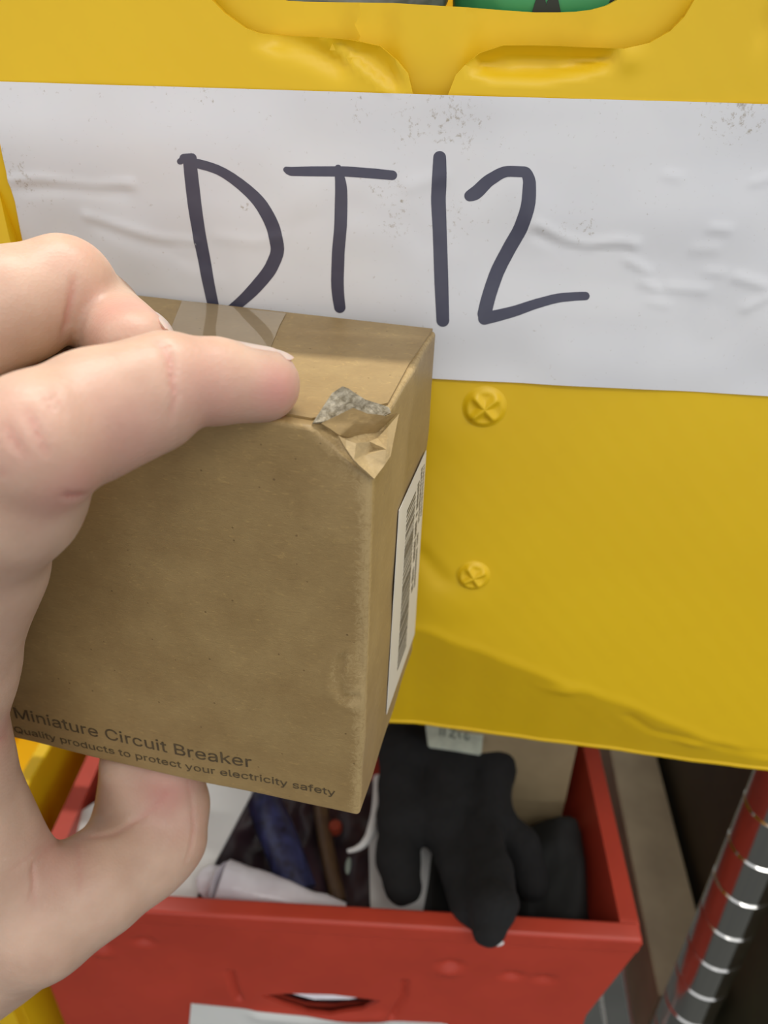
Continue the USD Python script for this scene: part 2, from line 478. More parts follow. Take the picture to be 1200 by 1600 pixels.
def post(x, y):
    prof = []
    z = FLOOR + 20
    top = 700.0
    r = 12.7
    off = (-316.0 - z) % 25.4
    prof.append((0, z)); prof.append((r, z))
    zz = z + off
    while zz < top - 5:
        prof += [(r, zz - 1.5), (r - 0.1, zz - 1.2), (r - 0.9, zz - 0.6), (r - 0.9, zz + 0.6), (r - 0.1, zz + 1.2), (r, zz + 1.5)]
        zz += 25.4
    prof += [(r, top), (r - 3, top + 3), (0, top + 3)]
    m = trimesh.creation.revolve(np.array(prof), sections=40)
    m.apply_translation((x, y, 0))
    return m


XL, YB = -770.0, 640.0
for (x, y) in ((POST_X, POST_Y), (XL, POST_Y), (POST_X, YB), (XL, YB)):
    pp = shelf.part('post', post(x, y), m_chrome, smooth=25)
    foot = tube([(x, y, FLOOR), (x, y, FLOOR + 6), (x, y, FLOOR + 22)], [15, 15, 8], 20)
    shelf.part('leveling_foot', foot, m_olive, smooth=30, parent=pp)
for zs in (SH_UP, SH_LO):
    for yy in (POST_Y + 2, YB - 2):
        for dz in (-4, -30):
            shelf.part('shelf_rail', tube([(XL + 12, yy, zs + dz), (POST_X - 12, yy, zs + dz)], 3.2, 10), m_chrome, smooth=40)
    for xx in (XL, POST_X):
        for dz in (-4, -30):
            shelf.part('shelf_rail', tube([(xx, POST_Y + 12, zs + dz), (xx, YB - 12, zs + dz)], 3.2, 10), m_chrome, smooth=40)
    for i, xx in enumerate(np.linspace(XL + 25, POST_X - 25, 36)):
        shelf.part('shelf_wire', tube([(xx, POST_Y - 1, zs - 1.5), (xx, YB + 1, zs - 1.5)], 1.5, 6), m_chrome, smooth=40)

# ------------------------------------------------------------------ yellow bin
Y0 = 172.5
CREASE = [at_y(650, 985, Y0), at_y(1200, 1192, Y0)]
c0, c1 = np.array([CREASE[0][0], CREASE[0][2]]), np.array([CREASE[1][0], CREASE[1][2]])


def crease_line(x):
    z = c0[1] + (x - c0[0]) * (c1[1] - c0[1]) / (c1[0] - c0[0])
    z = np.where(x < c0[0], c0[1] - 0.06 * (c0[0] - x), z)
    return z + 0.6 * np.sin(x * 0.13) * np.clip((x - 10) / 40, 0, 1) + 0.25 * np.sin(x * 0.41 + 1)


DENTS = []


def panel_y(x, z):
    x, z = np.asarray(x, float), np.asarray(z, float)
    y = np.full(x.shape, Y0)
    push = 0.150 * np.clip(-46 - x, 0, 60)                                   # the box leans on the panel here
    y = y + push * sstep(-18, -62, z)
    d = crease_line(x) - z
    y = y + 0.33 * np.logaddexp(0, d / 1.2) * 1.2                   # bent in under the crease
    y = y - 0.3 * np.exp(-((d + 1.0) / 1.8) ** 2)
    for kind, *a in DENTS:
        if kind == 'blob':
            cx, cz, rx, rz, h = a
            y = y + h * np.exp(-(((x - cx) / rx) ** 2 + ((z - cz) / rz) ** 2))
        elif kind == 'fold':
            pl, w, h = a
            y = y + h * np.exp(-(seg_dist(x, z, pl) / w) ** 2)
        elif kind == 'pocket':
            pl, w, h = a
            pg = Polygon(pl)
            inside = shapely.contains_xy(pg, x, z)
            dd = shapely.distance(pg.exterior, shapely.points(x, z)) * np.where(inside, 1, -1)
            y = y + h * sstep(-w / 2, w, dd)
    return y


def on_panel(px, py, lift=0.0):
    y = Y0
    for _ in range(12):
        p = at_y(px, py, y)
        y = float(panel_y(p[0], p[2])) - lift
    return at_y(px, py, y)


def xz(px, py):
    p = on_panel(px, py)
    return (p[0], p[2])


def flat(pts):
    return [tuple(at_y(px, py, Y0)[[0, 2]]) for px, py in pts]


DENTS += [
    ('pocket', flat([(738, 92), (790, 76), (880, 75), (955, 82), (962, 98), (915, 112), (850, 122), (770, 120), (735, 108)]), 1.3, 2.6),
    ('blob', *flat([(985, 92)])[0], 2.6, 2.0, -0.8), ('blob', *flat([(800, 88)])[0], 1.6, 2.0, -0.6), ('blob', *flat([(880, 85)])[0], 1.6, 2.2, -0.7),
    ('fold', flat([(500, 62), (540, 88), (580, 118), (606, 138)]), 0.8, -0.45), ('pocket', flat([(508, 63), (560, 66), (596, 80), (620, 110), (627, 138), (608, 138), (582, 118), (545, 88)]), 1.0, 1.5),
    ('fold', flat([(430, 58), (490, 80), (530, 100)]), 2.0, 1.6), ('fold', flat([(405, 60), (435, 66)]), 1.3, 0.9),
    ('blob', *flat([(840, 150)])[0], 22, 5, -0.6),
    ('blob', *flat([(880, 1082)])[0], 4.5, 2.0, -0.7), ('blob', *flat([(1085, 1166)])[0], 5.0, 1.8, -0.9),
    ('fold', flat([(655, 865), (690, 905)]), 2.5, 0.6), ('blob', *flat([(700, 940)])[0], 10, 8, -0.8), ('blob', *flat([(705, 670)])[0], 9, 9, -0.6),
    ('fold', flat([(985, 1125), (1020, 1150), (1200, 1182)]), 1.6, 0.5),
    ('blob', *flat([(1197, 40)])[0], 1.0, 3.2, 0.9),
]
yb = Thing('yellow_bin', (12, Y0 + 150, SH_UP), 'yellow corrugated plastic bin with a hand hole, the white label across its front', 'bin')
BX0, BX1 = -103.0, 127.0
bl_, br_ = np.array(xz(625, 1127)), np.array(xz(1200, 1201))


def bottom_z(x):
    return bl_[1] + (x - bl_[0]) * (br_[1] - bl_[1]) / (br_[0] - bl_[0])


TOPZ = 46.0
cut_left = [(331, 0), (352, 21), (384, 44), (405, 52), (440, 56), (496, 58), (545, 62), (566, 66), (594, 72), (622, 96), (638, 115), (646, 150), (648, 175)]
cut_right = [(700, 175), (700, 148), (712, 117), (727, 101), (750, 83), (786, 71), (835, 71), (876, 72), (912, 74), (975, 76), (1015, 67), (1047, 49), (1069, 27), (1085, 0)]
cut = flat(cut_left) + flat(cut_right)
cut += [(63, 24), (58, 31), (48, 35), (-38, 35), (-50, 31), (-55, 22)]
cut_poly = Polygon(cut).buffer(0.35).buffer(-0.35)
outer = Polygon([(BX0, TOPZ)] + [(x, bottom_z(x)) for x in np.linspace(BX0, BX1, 12)] + [(BX1, TOPZ)]).difference(cut_poly)
yb.part('front_panel', sheet(outer, panel_y, 1.6, 1.3), m_yellow, smooth=42)
# inner ply behind it, with the smaller hand hole
hole = flat([(418, -6), (440, 0), (470, 2), (540, 3), (611, 4), (660, 7), (730, 11), (795, 16), (840, 19), (876, 19), (905, 18), (930, 15), (955, 8), (970, 0), (980, -10)])
hole += [(47, 22), (40, 28), (-24, 28), (-36, 24)]
hole_poly = Polygon(hole).buffer(0.3).buffer(-0.3)
inner_ply = Polygon([(BX0 + 6, TOPZ - 1), (BX0 + 6, -60), (BX1 - 6, -60), (BX1 - 6, TOPZ - 1)]).difference(hole_poly)
yb.part('inner_panel', sheet(inner_ply, lambda x, z: panel_y(x, z) * 0 + np.maximum(panel_y(x, -8 + 0 * z), Y0) + 4.2 + 0.4 * np.sin(x * .05), 3.0, 2.2), m_yellow, smooth=42)
yb.part('rim_fold', rounded_box((BX0, Y0 - 0.3, TOPZ - 1.5), (BX1, Y0 + 8, TOPZ + 3), 1.4), m_yellow, smooth=40)
lip = np.array([(x, float(panel_y(x, bottom_z(x))) + 0.7, bottom_z(x) + 0.1) for x in np.linspace(BX0, BX1, 60)])
yb.part('bottom_lip', tube(lip, 1.25, 10), m_yellow, smooth=True)
BY1 = 480.0
for x in (BX0, BX1 - 4):
    yb.part('side_panel', sheet(Polygon([(Y0 + 8, SH_UP + 8), (BY1, SH_UP), (BY1, TOPZ), (Y0 + 2, TOPZ), (Y0 + 2, -60)]), lambda a, b: 0 * a, 4, 12, frame=lambda v, x=x: np.stack([x + v[:, 1], v[:, 0], v[:, 2]], 1)), m_yellow)
yb.part('back_panel', box((BX0, BY1, SH_UP), (BX1, BY1 + 4, TOPZ)), m_yellow)
yb.part('bottom_panel', box((BX0 + 3, 196, SH_UP), (BX1 - 3, BY1, SH_UP + 4)), m_yellow)


def rivet(px, py, r, turn):
    """A round press stud under the plastic skin: a low dome with a cross pressed into it."""
    c = at_y(px, py, Y0)
    nr, na = 16, 56
    v, f = [(0, 0)], []
    for i in range(1, nr + 1):
        for j in range(na):
            a = 2 * math.pi * j / na
            v.append((r * i / nr * math.cos(a), r * i / nr * math.sin(a)))
    v = np.array(v)
    for j in range(na):
        f.append((0, 1 + (j + 1) % na, 1 + j))
    for i in range(nr - 1):
        for j in range(na):
            a, b = 1 + i * na + j, 1 + i * na + (j + 1) % na
            f += [(a, b, b + na), (a, b + na, a + na)]
    rr = np.hypot(v[:, 0], v[:, 1]) / r
    ca, sa = math.cos(turn), math.sin(turn)
    u, w = v[:, 0] * ca + v[:, 1] * sa, -v[:, 0] * sa + v[:, 1] * ca
    arm = np.exp(-(np.minimum(np.abs(u), np.abs(w)) / (0.17 * r)) ** 2) * (rr < 0.85)
    h = 1.0 * (1 - sstep(0.7, 1.0, rr)) - 0.25 + 0.7 * arm * (1 - sstep(0.55, 0.9, rr)) - 0.35 * np.exp(-((rr - 0.5) / 0.25) ** 2) * (1 - arm)
    x, z = c[0] + v[:, 0], c[2] + v[:, 1]
    y = panel_y(x, z) - h
    f = np.array(f)
    return np.stack([x, y, z], 1), f


DENTS.append(('blob', *flat([(757, 640)])[0], 7.2, 7.2, -0.55))
DENTS.append(('blob', *flat([(735, 905)])[0], 7.2, 7.0, -0.6))
for px, py, r, t in ((757, 635, 5.3, 0.75), (740, 898, 4.6, 0.55)):
    yb.part('press_stud', rivet(px, py, r, t), m_yellow, smooth=True, label='round press stud with a cross moulded into it')

# the white label and the handwriting on it
WR = [([(12, 284), (60, 281), (110, 287), (150, 291), (205, 288)], 1.0, -0.45), ([(30, 296), (110, 292), (190, 300)], 1.6, 0.35),
      ([(130, 340), (190, 358), (250, 375), (300, 379)], 1.1, -0.42), ([(150, 355), (220, 382), (290, 388)], 2.0, 0.3), ([(340, 370), (400, 378), (440, 370)], 1.2, -0.18),
      ([(840, 352), (880, 374), (915, 384), (960, 378), (990, 381)], 1.2, -0.5), ([(840, 364), (880, 384), (920, 393), (975, 391)], 1.3, 0.45),
      ([(980, 405), (1012, 424)], 1.0, -0.4), ([(1003, 440), (1025, 450)], 1.0, -0.35), ([(1045, 448), (1100, 453)], 1.1, -0.3), ([(1110, 355), (1135, 357)], 0.9, -0.35),
      ([(1150, 432), (1195, 446)], 1.1, -0.4), ([(1165, 480), (1199, 462)], 1.1, -0.35), ([(1040, 273), (1060, 277)], .8, -.25), ([(1175, 285), (1199, 278)], .8, -.3),
      ([(1085, 388), (1115, 388)], 1.2, -.22), ([(1105, 424), (1128, 426)], 1., -.25), ([(1015, 470), (1040, 476)], 1., -.2), ([(640, 290), (690, 275)], 1.6, -.25),
      ([(560, 330), (640, 350), (665, 380)], 3, .2), ([(285, 425), (340, 440)], 2, -.15), ([(740, 330), (800, 300), (840, 330)], 5, -.5), ([(480, 360), (520, 330), (600, 300)], 4, .3)]
WR = [(flat(p), w, h) for p, w, h in WR]


def label_lift(x, z):
    y = 0 * np.asarray(x, float)
    for pl, w, h in WR:
        y = y - h * np.exp(-(seg_dist(x, z, pl) / w) ** 2) * -1
    n = meshkit.noise(np.stack([x * 0.07, 0 * x, z * 0.09], -1), 3) - 0.5
    return np.minimum(y + 1.0 * n - 0.15, 0.22)


top = [(-30, 126), (0, 127), (300, 136), (600, 145), (900, 154), (1230, 163)]
bot = [(1230, 619), (1000, 606), (840, 598), (680, 590), (400, 574), (100, 556), (60, 554)]
left = [(46, 430), (38, 378), (32, 350), (25, 315), (15, 283), (8, 250), (0, 203), (-6, 170)]
lab_poly = Polygon([xz(*p) for p in top + bot + left])
yb_label = Thing('label', (12, Y0 - 1, -72), 'wide white label hand-lettered in black marker, stuck across the yellow bin front', 'label')
lab_y = lambda x, z: panel_y(x, z) + label_lift(x, z) - 0.42
yb_label.part('label_sheet', sheet(lab_poly, lab_y, 0.12, 1.0), m_label, smooth=50)


def stroke(pts):
    """Union of discs swept along px points (x, y, width)."""
    pts = np.array(pts, float)
    n = max(8, int(np.hypot(*np.diff(pts[:, :2], axis=0).T).sum() / 5))
    q = smooth_path(pts, n) if len(pts) > 2 else np.linspace(pts[0], pts[-1], n)
    poly = []
    for a, b in zip(q, q[1:]):
        poly.append(unary_union([Point(a[:2]).buffer(a[2] / 2, 8), Point(b[:2]).buffer(b[2] / 2, 8)]).convex_hull)
    s = unary_union(poly)
    ring = lambda r: [tuple(at_y(x, y, Y0 - 0.6)[[0, 2]]) for x, y in np.array(r.coords)[:-1]]
    return Polygon(ring(s.exterior), [ring(i) for i in s.interiors]).simplify(0.02)


ink = lambda pg: sheet(pg, lambda x, z: lab_y(x, z) - 0.05, 0.07, 0.9)
L_D = unary_union([stroke([(297, 251, 21), (301, 300, 22), (309, 366, 21), (319, 420, 20), (334, 490, 18)]), stroke([(282, 252, 10), (292, 246, 12)]), stroke([(288, 247, 14), (300, 247, 16)]),
                   stroke([(300, 254, 15), (335, 263, 15), (378, 290, 17), (411, 325, 20), (429, 365, 21), (433, 390, 21), (425, 415, 21), (402, 446, 20), (372, 475, 16), (352, 490, 14)])])
L_T = unary_union([stroke([(447, 265, 9), (455, 268, 14), (530, 268, 16), (580, 271, 16), (613, 274, 15)]), stroke([(528, 263, 11), (533, 300, 19), (532, 350, 20), (528, 400, 20), (527, 440, 20), (531, 480, 18)])])
L_1 = unary_union([stroke([(687, 246, 20), (686, 290, 23), (685, 310, 23), (687, 360, 22), (689, 420, 22), (692, 500, 20)])])
L_2 = unary_union([stroke([(734, 306, 17), (742, 302, 21), (765, 281, 19), (795, 267, 17), (820, 268, 17), (827, 285, 20), (826, 310, 22), (815, 352, 22), (795, 390, 22), (775, 430, 22), (757, 490, 22)]),
                   stroke([(757, 497, 20), (800, 487, 17), (840, 474, 15), (880, 465, 14), (915, 463, 13)])])
for pg in (L_D, L_T, L_1, L_2):
    yb_label.part('marker_letter', ink(pg), m_marker, smooth=60)

# things lying in the yellow bin, seen through the hand hole
gb = Thing('green_bag', (32, 215, SH_UP + 4), 'green printed packet with black marks seen through the hand hole of the yellow bin', 'packet')
m = blend([((10, 196, 6), (70, 196, 6), 13, 13, 10), ((10, 196, -40), (70, 199, -40), 12, 12, 10), ((10, 197, 30), (70, 197, 30), 14, 14, 10), ((10, 195, 62), (70, 195, 66), 10, 10, 12), ((10, 198, -10), (72, 198, -10), 12, 12, 10), ((10, 203, -178), (70, 203, -178), 11, 11, 8), ((10, 201, -90), (70, 201, -90), 14, 14, 12), ((10, 201, -140), (70, 201, -140), 14, 14, 12), ((40, 201, -170), (40, 201, 20), 14, 14, 14)],
          (-3.6, 172, -200), (100, 240, 90), 2.4)
gb.part('pouch', m, m_green, smooth=True)
tree = cKDTree(m.vertices)
for px, py, s in ((838, 8, 1.0), (868, 9, 1.1), (958, -2, 1.4)):
    c = at_y(px, py, 190)
    p = m.vertices[np.argmin(np.linalg.norm(np.stack(project(m.vertices)[:2], 1) - (px, py), axis=1) + np.where(m.vertices[:, 1] > 201, 500, 0))]
    tri = Polygon([(-1.6, -1.7), (1.5, -1.7), (0.7, 0.4), (0.3, 1.8), (-0.7, 1.5), (-1.2, 0.2)])
    tri = shapely.affinity.scale(tri, s, s)
    gb.part('printed_mark', sheet(shapely.affinity.translate(tri, p[0], p[2]), lambda a, b, y=p[1]: 0 * a + y - 0.35, 0.5, 0.6), m_black_mark)
gy = Thing('grey_bag', (-4, 215, SH_UP + 4), 'crumpled clear grey plastic bag beside the green packet, seen through the hand hole', 'bag')
m = blend([((-45, 196, 4), (-18, 196, 4), 13, 13, 10), ((-45, 201, -178), (-18, 203, -178), 11, 11, 10), ((-45, 201, -90), (-18, 201, -90), 16, 16, 14), ((-45, 199, -20), (-18, 197, -20), 15, 15, 14), ((-40, 203, -170), (-30, 203, 12), 15, 16, 14), ((-46, 197, 22), (-18, 196, 18), 12, 13, 12), ((-60, 197, 40), (-18, 196, 40), 12, 12, 12), ((-56, 196, 66), (-18, 195, 62), 9, 9, 12)],
          (-85, 172, -200), (-4.4, 240, 90), 2.4)
vn = m.vertex_normals
m.vertices = m.vertices + vn * ((meshkit.fbm(np.asarray(m.vertices) * 0.11, 3) - 0.45) * 4)[:, None]
gy.part('film', m, m_grey_bag, smooth=True)

# ------------------------------------------------------------------ cardboard box
S_ = 90 / 80
from scipy.spatial.transform import Rotation
Rb = Rotation.from_rotvec([-2.31761025e-02, 1.11522013e-01, 9.25842462e-02]).as_matrix() @ np.stack([CX, CV, CN], 1)
A0 = W @ (np.array([-1.47407326, -9.98217755, 108.801381]) * S_)      # the box's front top right corner
BU, BV, BW = (W @ Rb).T                                                 # along the front, down, into the depth
BH, BD, BWID = 90.0, 49.914 * S_, 91.0
to_box = lambda p: np.array([(p - A0) @ BU, (p - A0) @ BV, (p - A0) @ BW])
from_box = lambda v: A0 + np.asarray(v)[:, :1] * BU + np.asarray(v)[:, 1:2] * BV + np.asarray(v)[:, 2:3] * BW
front_uv = lambda px, py: to_box(at_plane(px, py, A0, BW))
top_uw = lambda px, py: to_box(at_plane(px, py, A0, BV))
side_vw = lambda px, py: to_box(at_plane(px, py, A0, BU))
bx = Thing('cardboard_box', from_box([(-45, BH, BD / 2)])[0], 'small brown cardboard box with a crushed corner, held in the hand against the label', 'box')
m = trimesh.util.concatenate([])
rb = rounded_box((-BWID, 0, 0), (0, BH, BD), 0.9, 20)
k1, k2, k3 = front_uv(487, 661), front_uv(585, 745), top_uw(613, 637)
k1, k2, k3 = np.array([k1[0], 0, 0]), np.array([0, k2[1], 0]), np.array([0, 0, k3[2]])
big = [k1 * 3 - 0, k2 * 3, k3 * 3]
nrm = np.cross(k2 - k1, k3 - k1)
nrm /= np.linalg.norm(nrm)
if nrm @ (np.zeros(3) - k1) < 0:
    nrm = -nrm                                                          # points to the cut-off corner
rb = rb.trim_by_plane(tuple(-nrm), float(-nrm @ k1 - 0.0) + 0.6)
g = rb.refine_to_length(1.1).to_mesh()
v, f = np.array(g.vert_properties[:, :3], float), np.array(g.tri_verts)
# a little life in the board: bowed front edge, dent near the right edge, waviness
u_, v_, w_ = v.T
dent = [front_uv(px, py) for px, py in ((533, 1030), (527, 1060), (532, 1085), (545, 1094), (556, 1090))]
dent2 = [front_uv(px, py) for px, py in ((560, 980), (558, 1020), (561, 1050))]
on_front = 1 - sstep(0.5, 3.0, w_)
dd = seg_dist(u_, v_, [(d[0], d[1]) for d in dent])
d2 = seg_dist(u_, v_, [(d[0], d[1]) for d in dent2])
dw = on_front * (0.55 * np.exp(-(dd / 0.9) ** 2) - 0.25 * np.exp(-((dd - 1.6) / 0.9) ** 2) + 0.4 * np.exp(-(d2 / 0.8) ** 2))
dw += on_front * (meshkit.noise(v * 0.05, 5) - 0.5) * 1.0
near = np.exp(-(np.linalg.norm(v - (k1 + k2 + k3) / 3, axis=1) / 7) ** 2)
dw += on_front * near * 0.8
dv = -(1 - sstep(0.3, 2.2, v_)) * (1 - sstep(1.0, 9.0, w_)) * 0.9 * np.exp(-((u_ + 22) / 14) ** 2)
du = (1 - sstep(0.3, 3, -u_)) * (0.5 * (meshkit.noise(v * 0.09, 9) - 0.5) - 0.6 * near)
v = v + np.stack([du, dv, dw], 1)
d_fr = np.hypot(np.maximum(-u_ - 0.3, 0), np.maximum(w_ - 0.3, 0))          # distance to the front right fold
d_tr = np.hypot(u_, v_)
d_ft = np.hypot(v_, w_)
d_bt = np.hypot(BH - v_, w_)
wear = 0.85 * np.exp(-(d_fr / 2.3) ** 2) + 0.7 * np.exp(-(d_tr / 2.0) ** 2) + 0.35 * np.exp(-(d_ft / 0.8) ** 2) + 0.3 * np.exp(-(d_bt / 0.7) ** 2) + 0.8 * near + on_front * 0.45 * np.exp(-((dd - 1.2) / 1.2) ** 2)
g = from_box(v)
body = bx.part('carton', (g, f), m_kraft, smooth=True, attr={'wear': np.clip(wear, 0, 1)})
# top flap: a second ply lying on the top, its cut edge shows along the right
tf = Polygon([(-BWID + 1, 3.0), (k1[0] - 1.0, 3.0), (-0.9, k3[2] + 0.8), (-1.3, BD * 0.6), (-0.7, BD - 0.2), (-BWID + 1, BD - 0.2)])
fr_top = lambda vv: from_box(np.stack([vv[:, 0], vv[:, 1], vv[:, 2]], 1))
bx.part('top_flap', sheet(tf, lambda a, b: 0 * a - 0.55 - dv_top(a, b), 0.6, 2.0, frame=fr_top) if False else sheet(tf, lambda a, b: -0.45 - 0.9 * (1 - sstep(1.0, 9.0, b)) * np.exp(-((a + 22) / 14) ** 2), 0.5, 2.0, frame=fr_top), m_kraft, smooth=40)
# a short strip of clear tape at the back of the top, bent down over the rear edge
tp = Polygon([tuple(top_uw(px, py)[[0, 2]]) for px, py in ((285, 474), (447, 494), (436, 515), (424, 545), (405, 562), (300, 552), (262, 530))])
tp = tp.intersection(Polygon([(-95, 5), (0, 5), (0, BD), (-95, BD)]))
bx.part('clear_tape', sheet(tp, lambda a, b: 0 * a - 0.62 - 0.05 * np.sin(a * 0.5), 0.06, 1.5, frame=fr_top), m_tape, smooth=True, label='short strip of shiny clear tape')

# crushed corner: torn grey ply standing up, folded tan flaps
cp0 = from_box([k1])[0]
cn = nrm[0] * BU + nrm[1] * BV + nrm[2] * BW


def cv(px, py, h):
    return at_plane(px, py, cp0 + cn * h, cn)


def facets(pts, tris, t=0.45):
    p = {k: cv(*a) for k, a in pts.items()}
    ks = list(p)
    v = np.array([p[k] for k in ks])
    f = np.array([[ks.index(c) for c in t_] for t_ in tris])
    nn = np.cross(v[f[:, 1]] - v[f[:, 0]], v[f[:, 2]] - v[f[:, 0]])
    fl = (nn * (v[f].mean(1))).sum(1) > 0        # face the eye side
    f[fl] = f[fl][:, ::-1]
    m_ = trimesh.Trimesh(v, f, process=False)
    m_ = m_.subdivide().subdivide().subdivide()
    m_.vertices = m_.vertices + cn[None] * (0.5 * (meshkit.fbm(np.asarray(m_.vertices) * 0.55, 3, 4) - 0.5))[:, None]
    vb = np.vstack([m_.vertices, np.asarray(m_.vertices) - cn * t])
    N = len(m_.vertices)
    e = np.vstack([m_.faces[:, [0, 1]], m_.faces[:, [1, 2]], m_.faces[:, [2, 0]]])
    es = np.sort(e, 1)
    _, inv, cnt = np.unique(es, axis=0, return_inverse=True, return_counts=True)
    d = e[cnt[inv.ravel()] == 1]
    side = np.vstack([np.stack([d[:, 1], d[:, 0], d[:, 0] + N], 1), np.stack([d[:, 1], d[:, 0] + N, d[:, 1] + N], 1)])
    return vb, np.vstack([m_.faces, m_.faces[:, ::-1] + N, side])


grey = {'a': (489, 660, 0.2), 'b': (519, 614, 2.2), 'c': (535, 604, 3.2), 'c2': (544, 607, 3.0), 'd': (570, 624, 2.2), 'd2': (592, 631, 1.6), 'e': (608, 637, 1.0), 'f': (611, 645, .6), 'g': (596, 652, .8), 'm': (541, 628, 2.0), 'm2': (560, 636, 1.3), 'm3': (522, 643, 1.0), 'i': (505, 659, .6), 'h': (552, 642, 1.0)}
bx.part('torn_flap', facets(grey, ['abm3', 'am3i', 'bcm', 'bmm3', 'cc2m'] and [('a', 'b', 'm3'), ('a', 'm3', 'i'), ('b', 'c', 'm'), ('b', 'm', 'm3'), ('c', 'c2', 'm'), ('c2', 'd', 'm'), ('d', 'm2', 'm'), ('d', 'd2', 'm2'), ('d2', 'e', 'g'), ('d2', 'g', 'm2'), ('e', 'f', 'g'), ('m', 'm2', 'h'), ('m', 'h', 'm3'), ('m3', 'h', 'i'), ('m2', 'g', 'h')]), m_torn, smooth=35, label='torn grey inner ply standing up at the corner')
tan = {'i': (502, 661, 1.2), 'h': (552, 637, 2.6), 'h2': (575, 646, 1.8), 'g': (604, 650, 1.6), 'n': (555, 659, 1.4), 'j': (531, 680, .6), 'k': (574, 689, -1.6), 'k0': (553, 684, -.8), 'n2': (583, 664, .4), 'o': (622, 645, 1.0), 'o2': (604, 662, .3)}
bx.part('folded_flap', facets(tan, [('i', 'h', 'n'), ('i', 'n', 'j'), ('h', 'h2', 'n'), ('h2', 'g', 'n2'), ('h2', 'n2', 'n'), ('n', 'n2', 'k0'), ('n', 'k0', 'j'), ('n2', 'k', 'k0'), ('g', 'o', 'o2'), ('g', 'o2', 'n2'), ('n2', 'o2', 'k')]), m_kraft, smooth=30)
low = {'j': (529, 680, .8), 'j2': (541, 687, 1.6), 'p': (556, 693, 1.9), 'k2': (577, 690, 1.2), 'q': (604, 702, 1.5), 'q0': (583, 702, .2), 'r': (606, 667, 1.2), 's': (611, 712, 1.0), 'o': (624, 646, 1.0), 'l': (553, 719, 1.4), 'l0': (540, 700, 1.2), 'x': (570, 712, .3), 't': (585, 748, .8), 't2': (600, 728, .6), 'r2': (618, 672, .8), 'kk': (590, 684, -.2)}
bx.part('crumpled_corner', facets(low, [('j', 'j2', 'l0'), ('j2', 'p', 'l0'), ('p', 'l', 'l0'), ('p', 'k2', 'q0'), ('p', 'q0', 'x'), ('p', 'x', 'l'), ('k2', 'q', 'q0'), ('q0', 'q', 'x'), ('x', 'q', 't2'), ('x', 't2', 't'), ('x', 't', 'l'), ('q', 's', 't2'), ('k2', 'kk', 'q'), ('kk', 'r', 'q'), ('r', 'r2', 's'), ('r', 's', 'q'), ('r', 'o', 'r2')]), m_kraft_worn, smooth=28)

# sticker with a barcode on the right side
P4 = [side_vw(px, py) for px, py in ((663, 703), (620, 797), (601, 1116), (645, 990))]
w1, w0 = (P4[0][2] + P4[3][2]) / 2, (P4[1][2] + P4[2][2]) / 2
v0, v1 = (P4[0][1] + P4[1][1]) / 2, (P4[2][1] + P4[3][1]) / 2
fr_side = lambda q: from_box(np.stack([0.5 - q[:, 1], q[:, 2], q[:, 0]], 1))      # (depth w, lift, v)
P4q = [(p[2], p[1]) for p in P4]
stk = bx.part('sticker', sheet(Polygon(P4q), lambda a, b: 0 * a, 0.12, 2.5, frame=fr_side), m_sticker, smooth=40, label='white barcode sticker on the right side')


def q4(s, t):
    """A point of the sticker: s across from the near edge, t down."""
    a = np.array(P4q[1]) * (1 - s) + np.array(P4q[0]) * s
    b = np.array(P4q[2]) * (1 - s) + np.array(P4q[3]) * s
    return tuple(a * (1 - t) + b * t)


bars = []
t = 0.09
k = 0
while t < 0.90:
    wd = rng.choice([0.004, 0.007, 0.011])
    bars.append(sheet(Polygon([q4(.30, t), q4(.62, t), q4(.62, t + wd), q4(.30, t + wd)]), lambda a, b: 0 * a - 0.05, 0.06, 5, frame=fr_side))
    t += wd + rng.choice([0.006, 0.009, 0.013])
bx.part('barcode', cat(bars), m_black_print, parent=stk)
txt = []
for col, (sa, sb, ta, tb) in enumerate([(.68, .76, .06, .62), (.80, .86, .04, .66), (.90, .945, .05, .30)]):
    t = ta
    while t < tb:
        wd = rng.uniform(0.006, 0.016)
        if rng.random() < 0.86:
            s0 = sa + rng.uniform(0, 0.25) * (sb - sa)
            txt.append(sheet(Polygon([q4(s0, t), q4(sb, t), q4(sb, t + wd), q4(s0, t + wd)]), lambda a, b: 0 * a - 0.05, 0.06, 5, frame=fr_side))
        t += wd + 0.007
bx.part('small_print', cat(txt), m_black_print, parent=stk)

# printed words at the bottom of the front
def print_line(text, p_left, p_right, height, bold=False):
    a, b = front_uv(*p_left), front_uv(*p_right)
    m_ = meshkit.text_mesh(text, height, 0.06, bold)
    wdt = m_.bounds[1][0]
    d = (b - a)[:2]
    L = np.linalg.norm(d)
    d /= L
    q = np.asarray(m_.vertices)
    x = q[:, 0] * L / wdt
    u = a[0] + d[0] * x + d[1] * q[:, 1] * 1.0
    vv = a[1] + d[1] * x - d[0] * q[:, 1] * 1.0
    base = np.zeros_like(u)
    p3 = np.stack([u, vv, base], 1)
    wob = (meshkit.noise(p3 * 0.05, 5) - 0.5) * 1.0
    dd_ = seg_dist(u, vv, [(e[0], e[1]) for e in dent])
    p3[:, 2] = wob - 0.05 - q[:, 2]
    return from_box(p3), np.array(m_.faces)[:, ::-1]


bx.part('printed_line', print_line('Miniature Circuit Breaker', (22, 1122), (393, 1201), 3.3), m_ink_box)
bx.part('printed_line', print_line('Quality products to protect your electricity safety', (22, 1145), (523, 1246), 2.0), m_ink_box)

# ------------------------------------------------------------------ the hand
P = at_y
hand_prims = []


def chain(pts, k=3.0):
    for (a, ra), (b, rb_) in zip(pts, pts[1:]):
        hand_prims.append((np.array(a), np.array(b), ra, rb_, k))


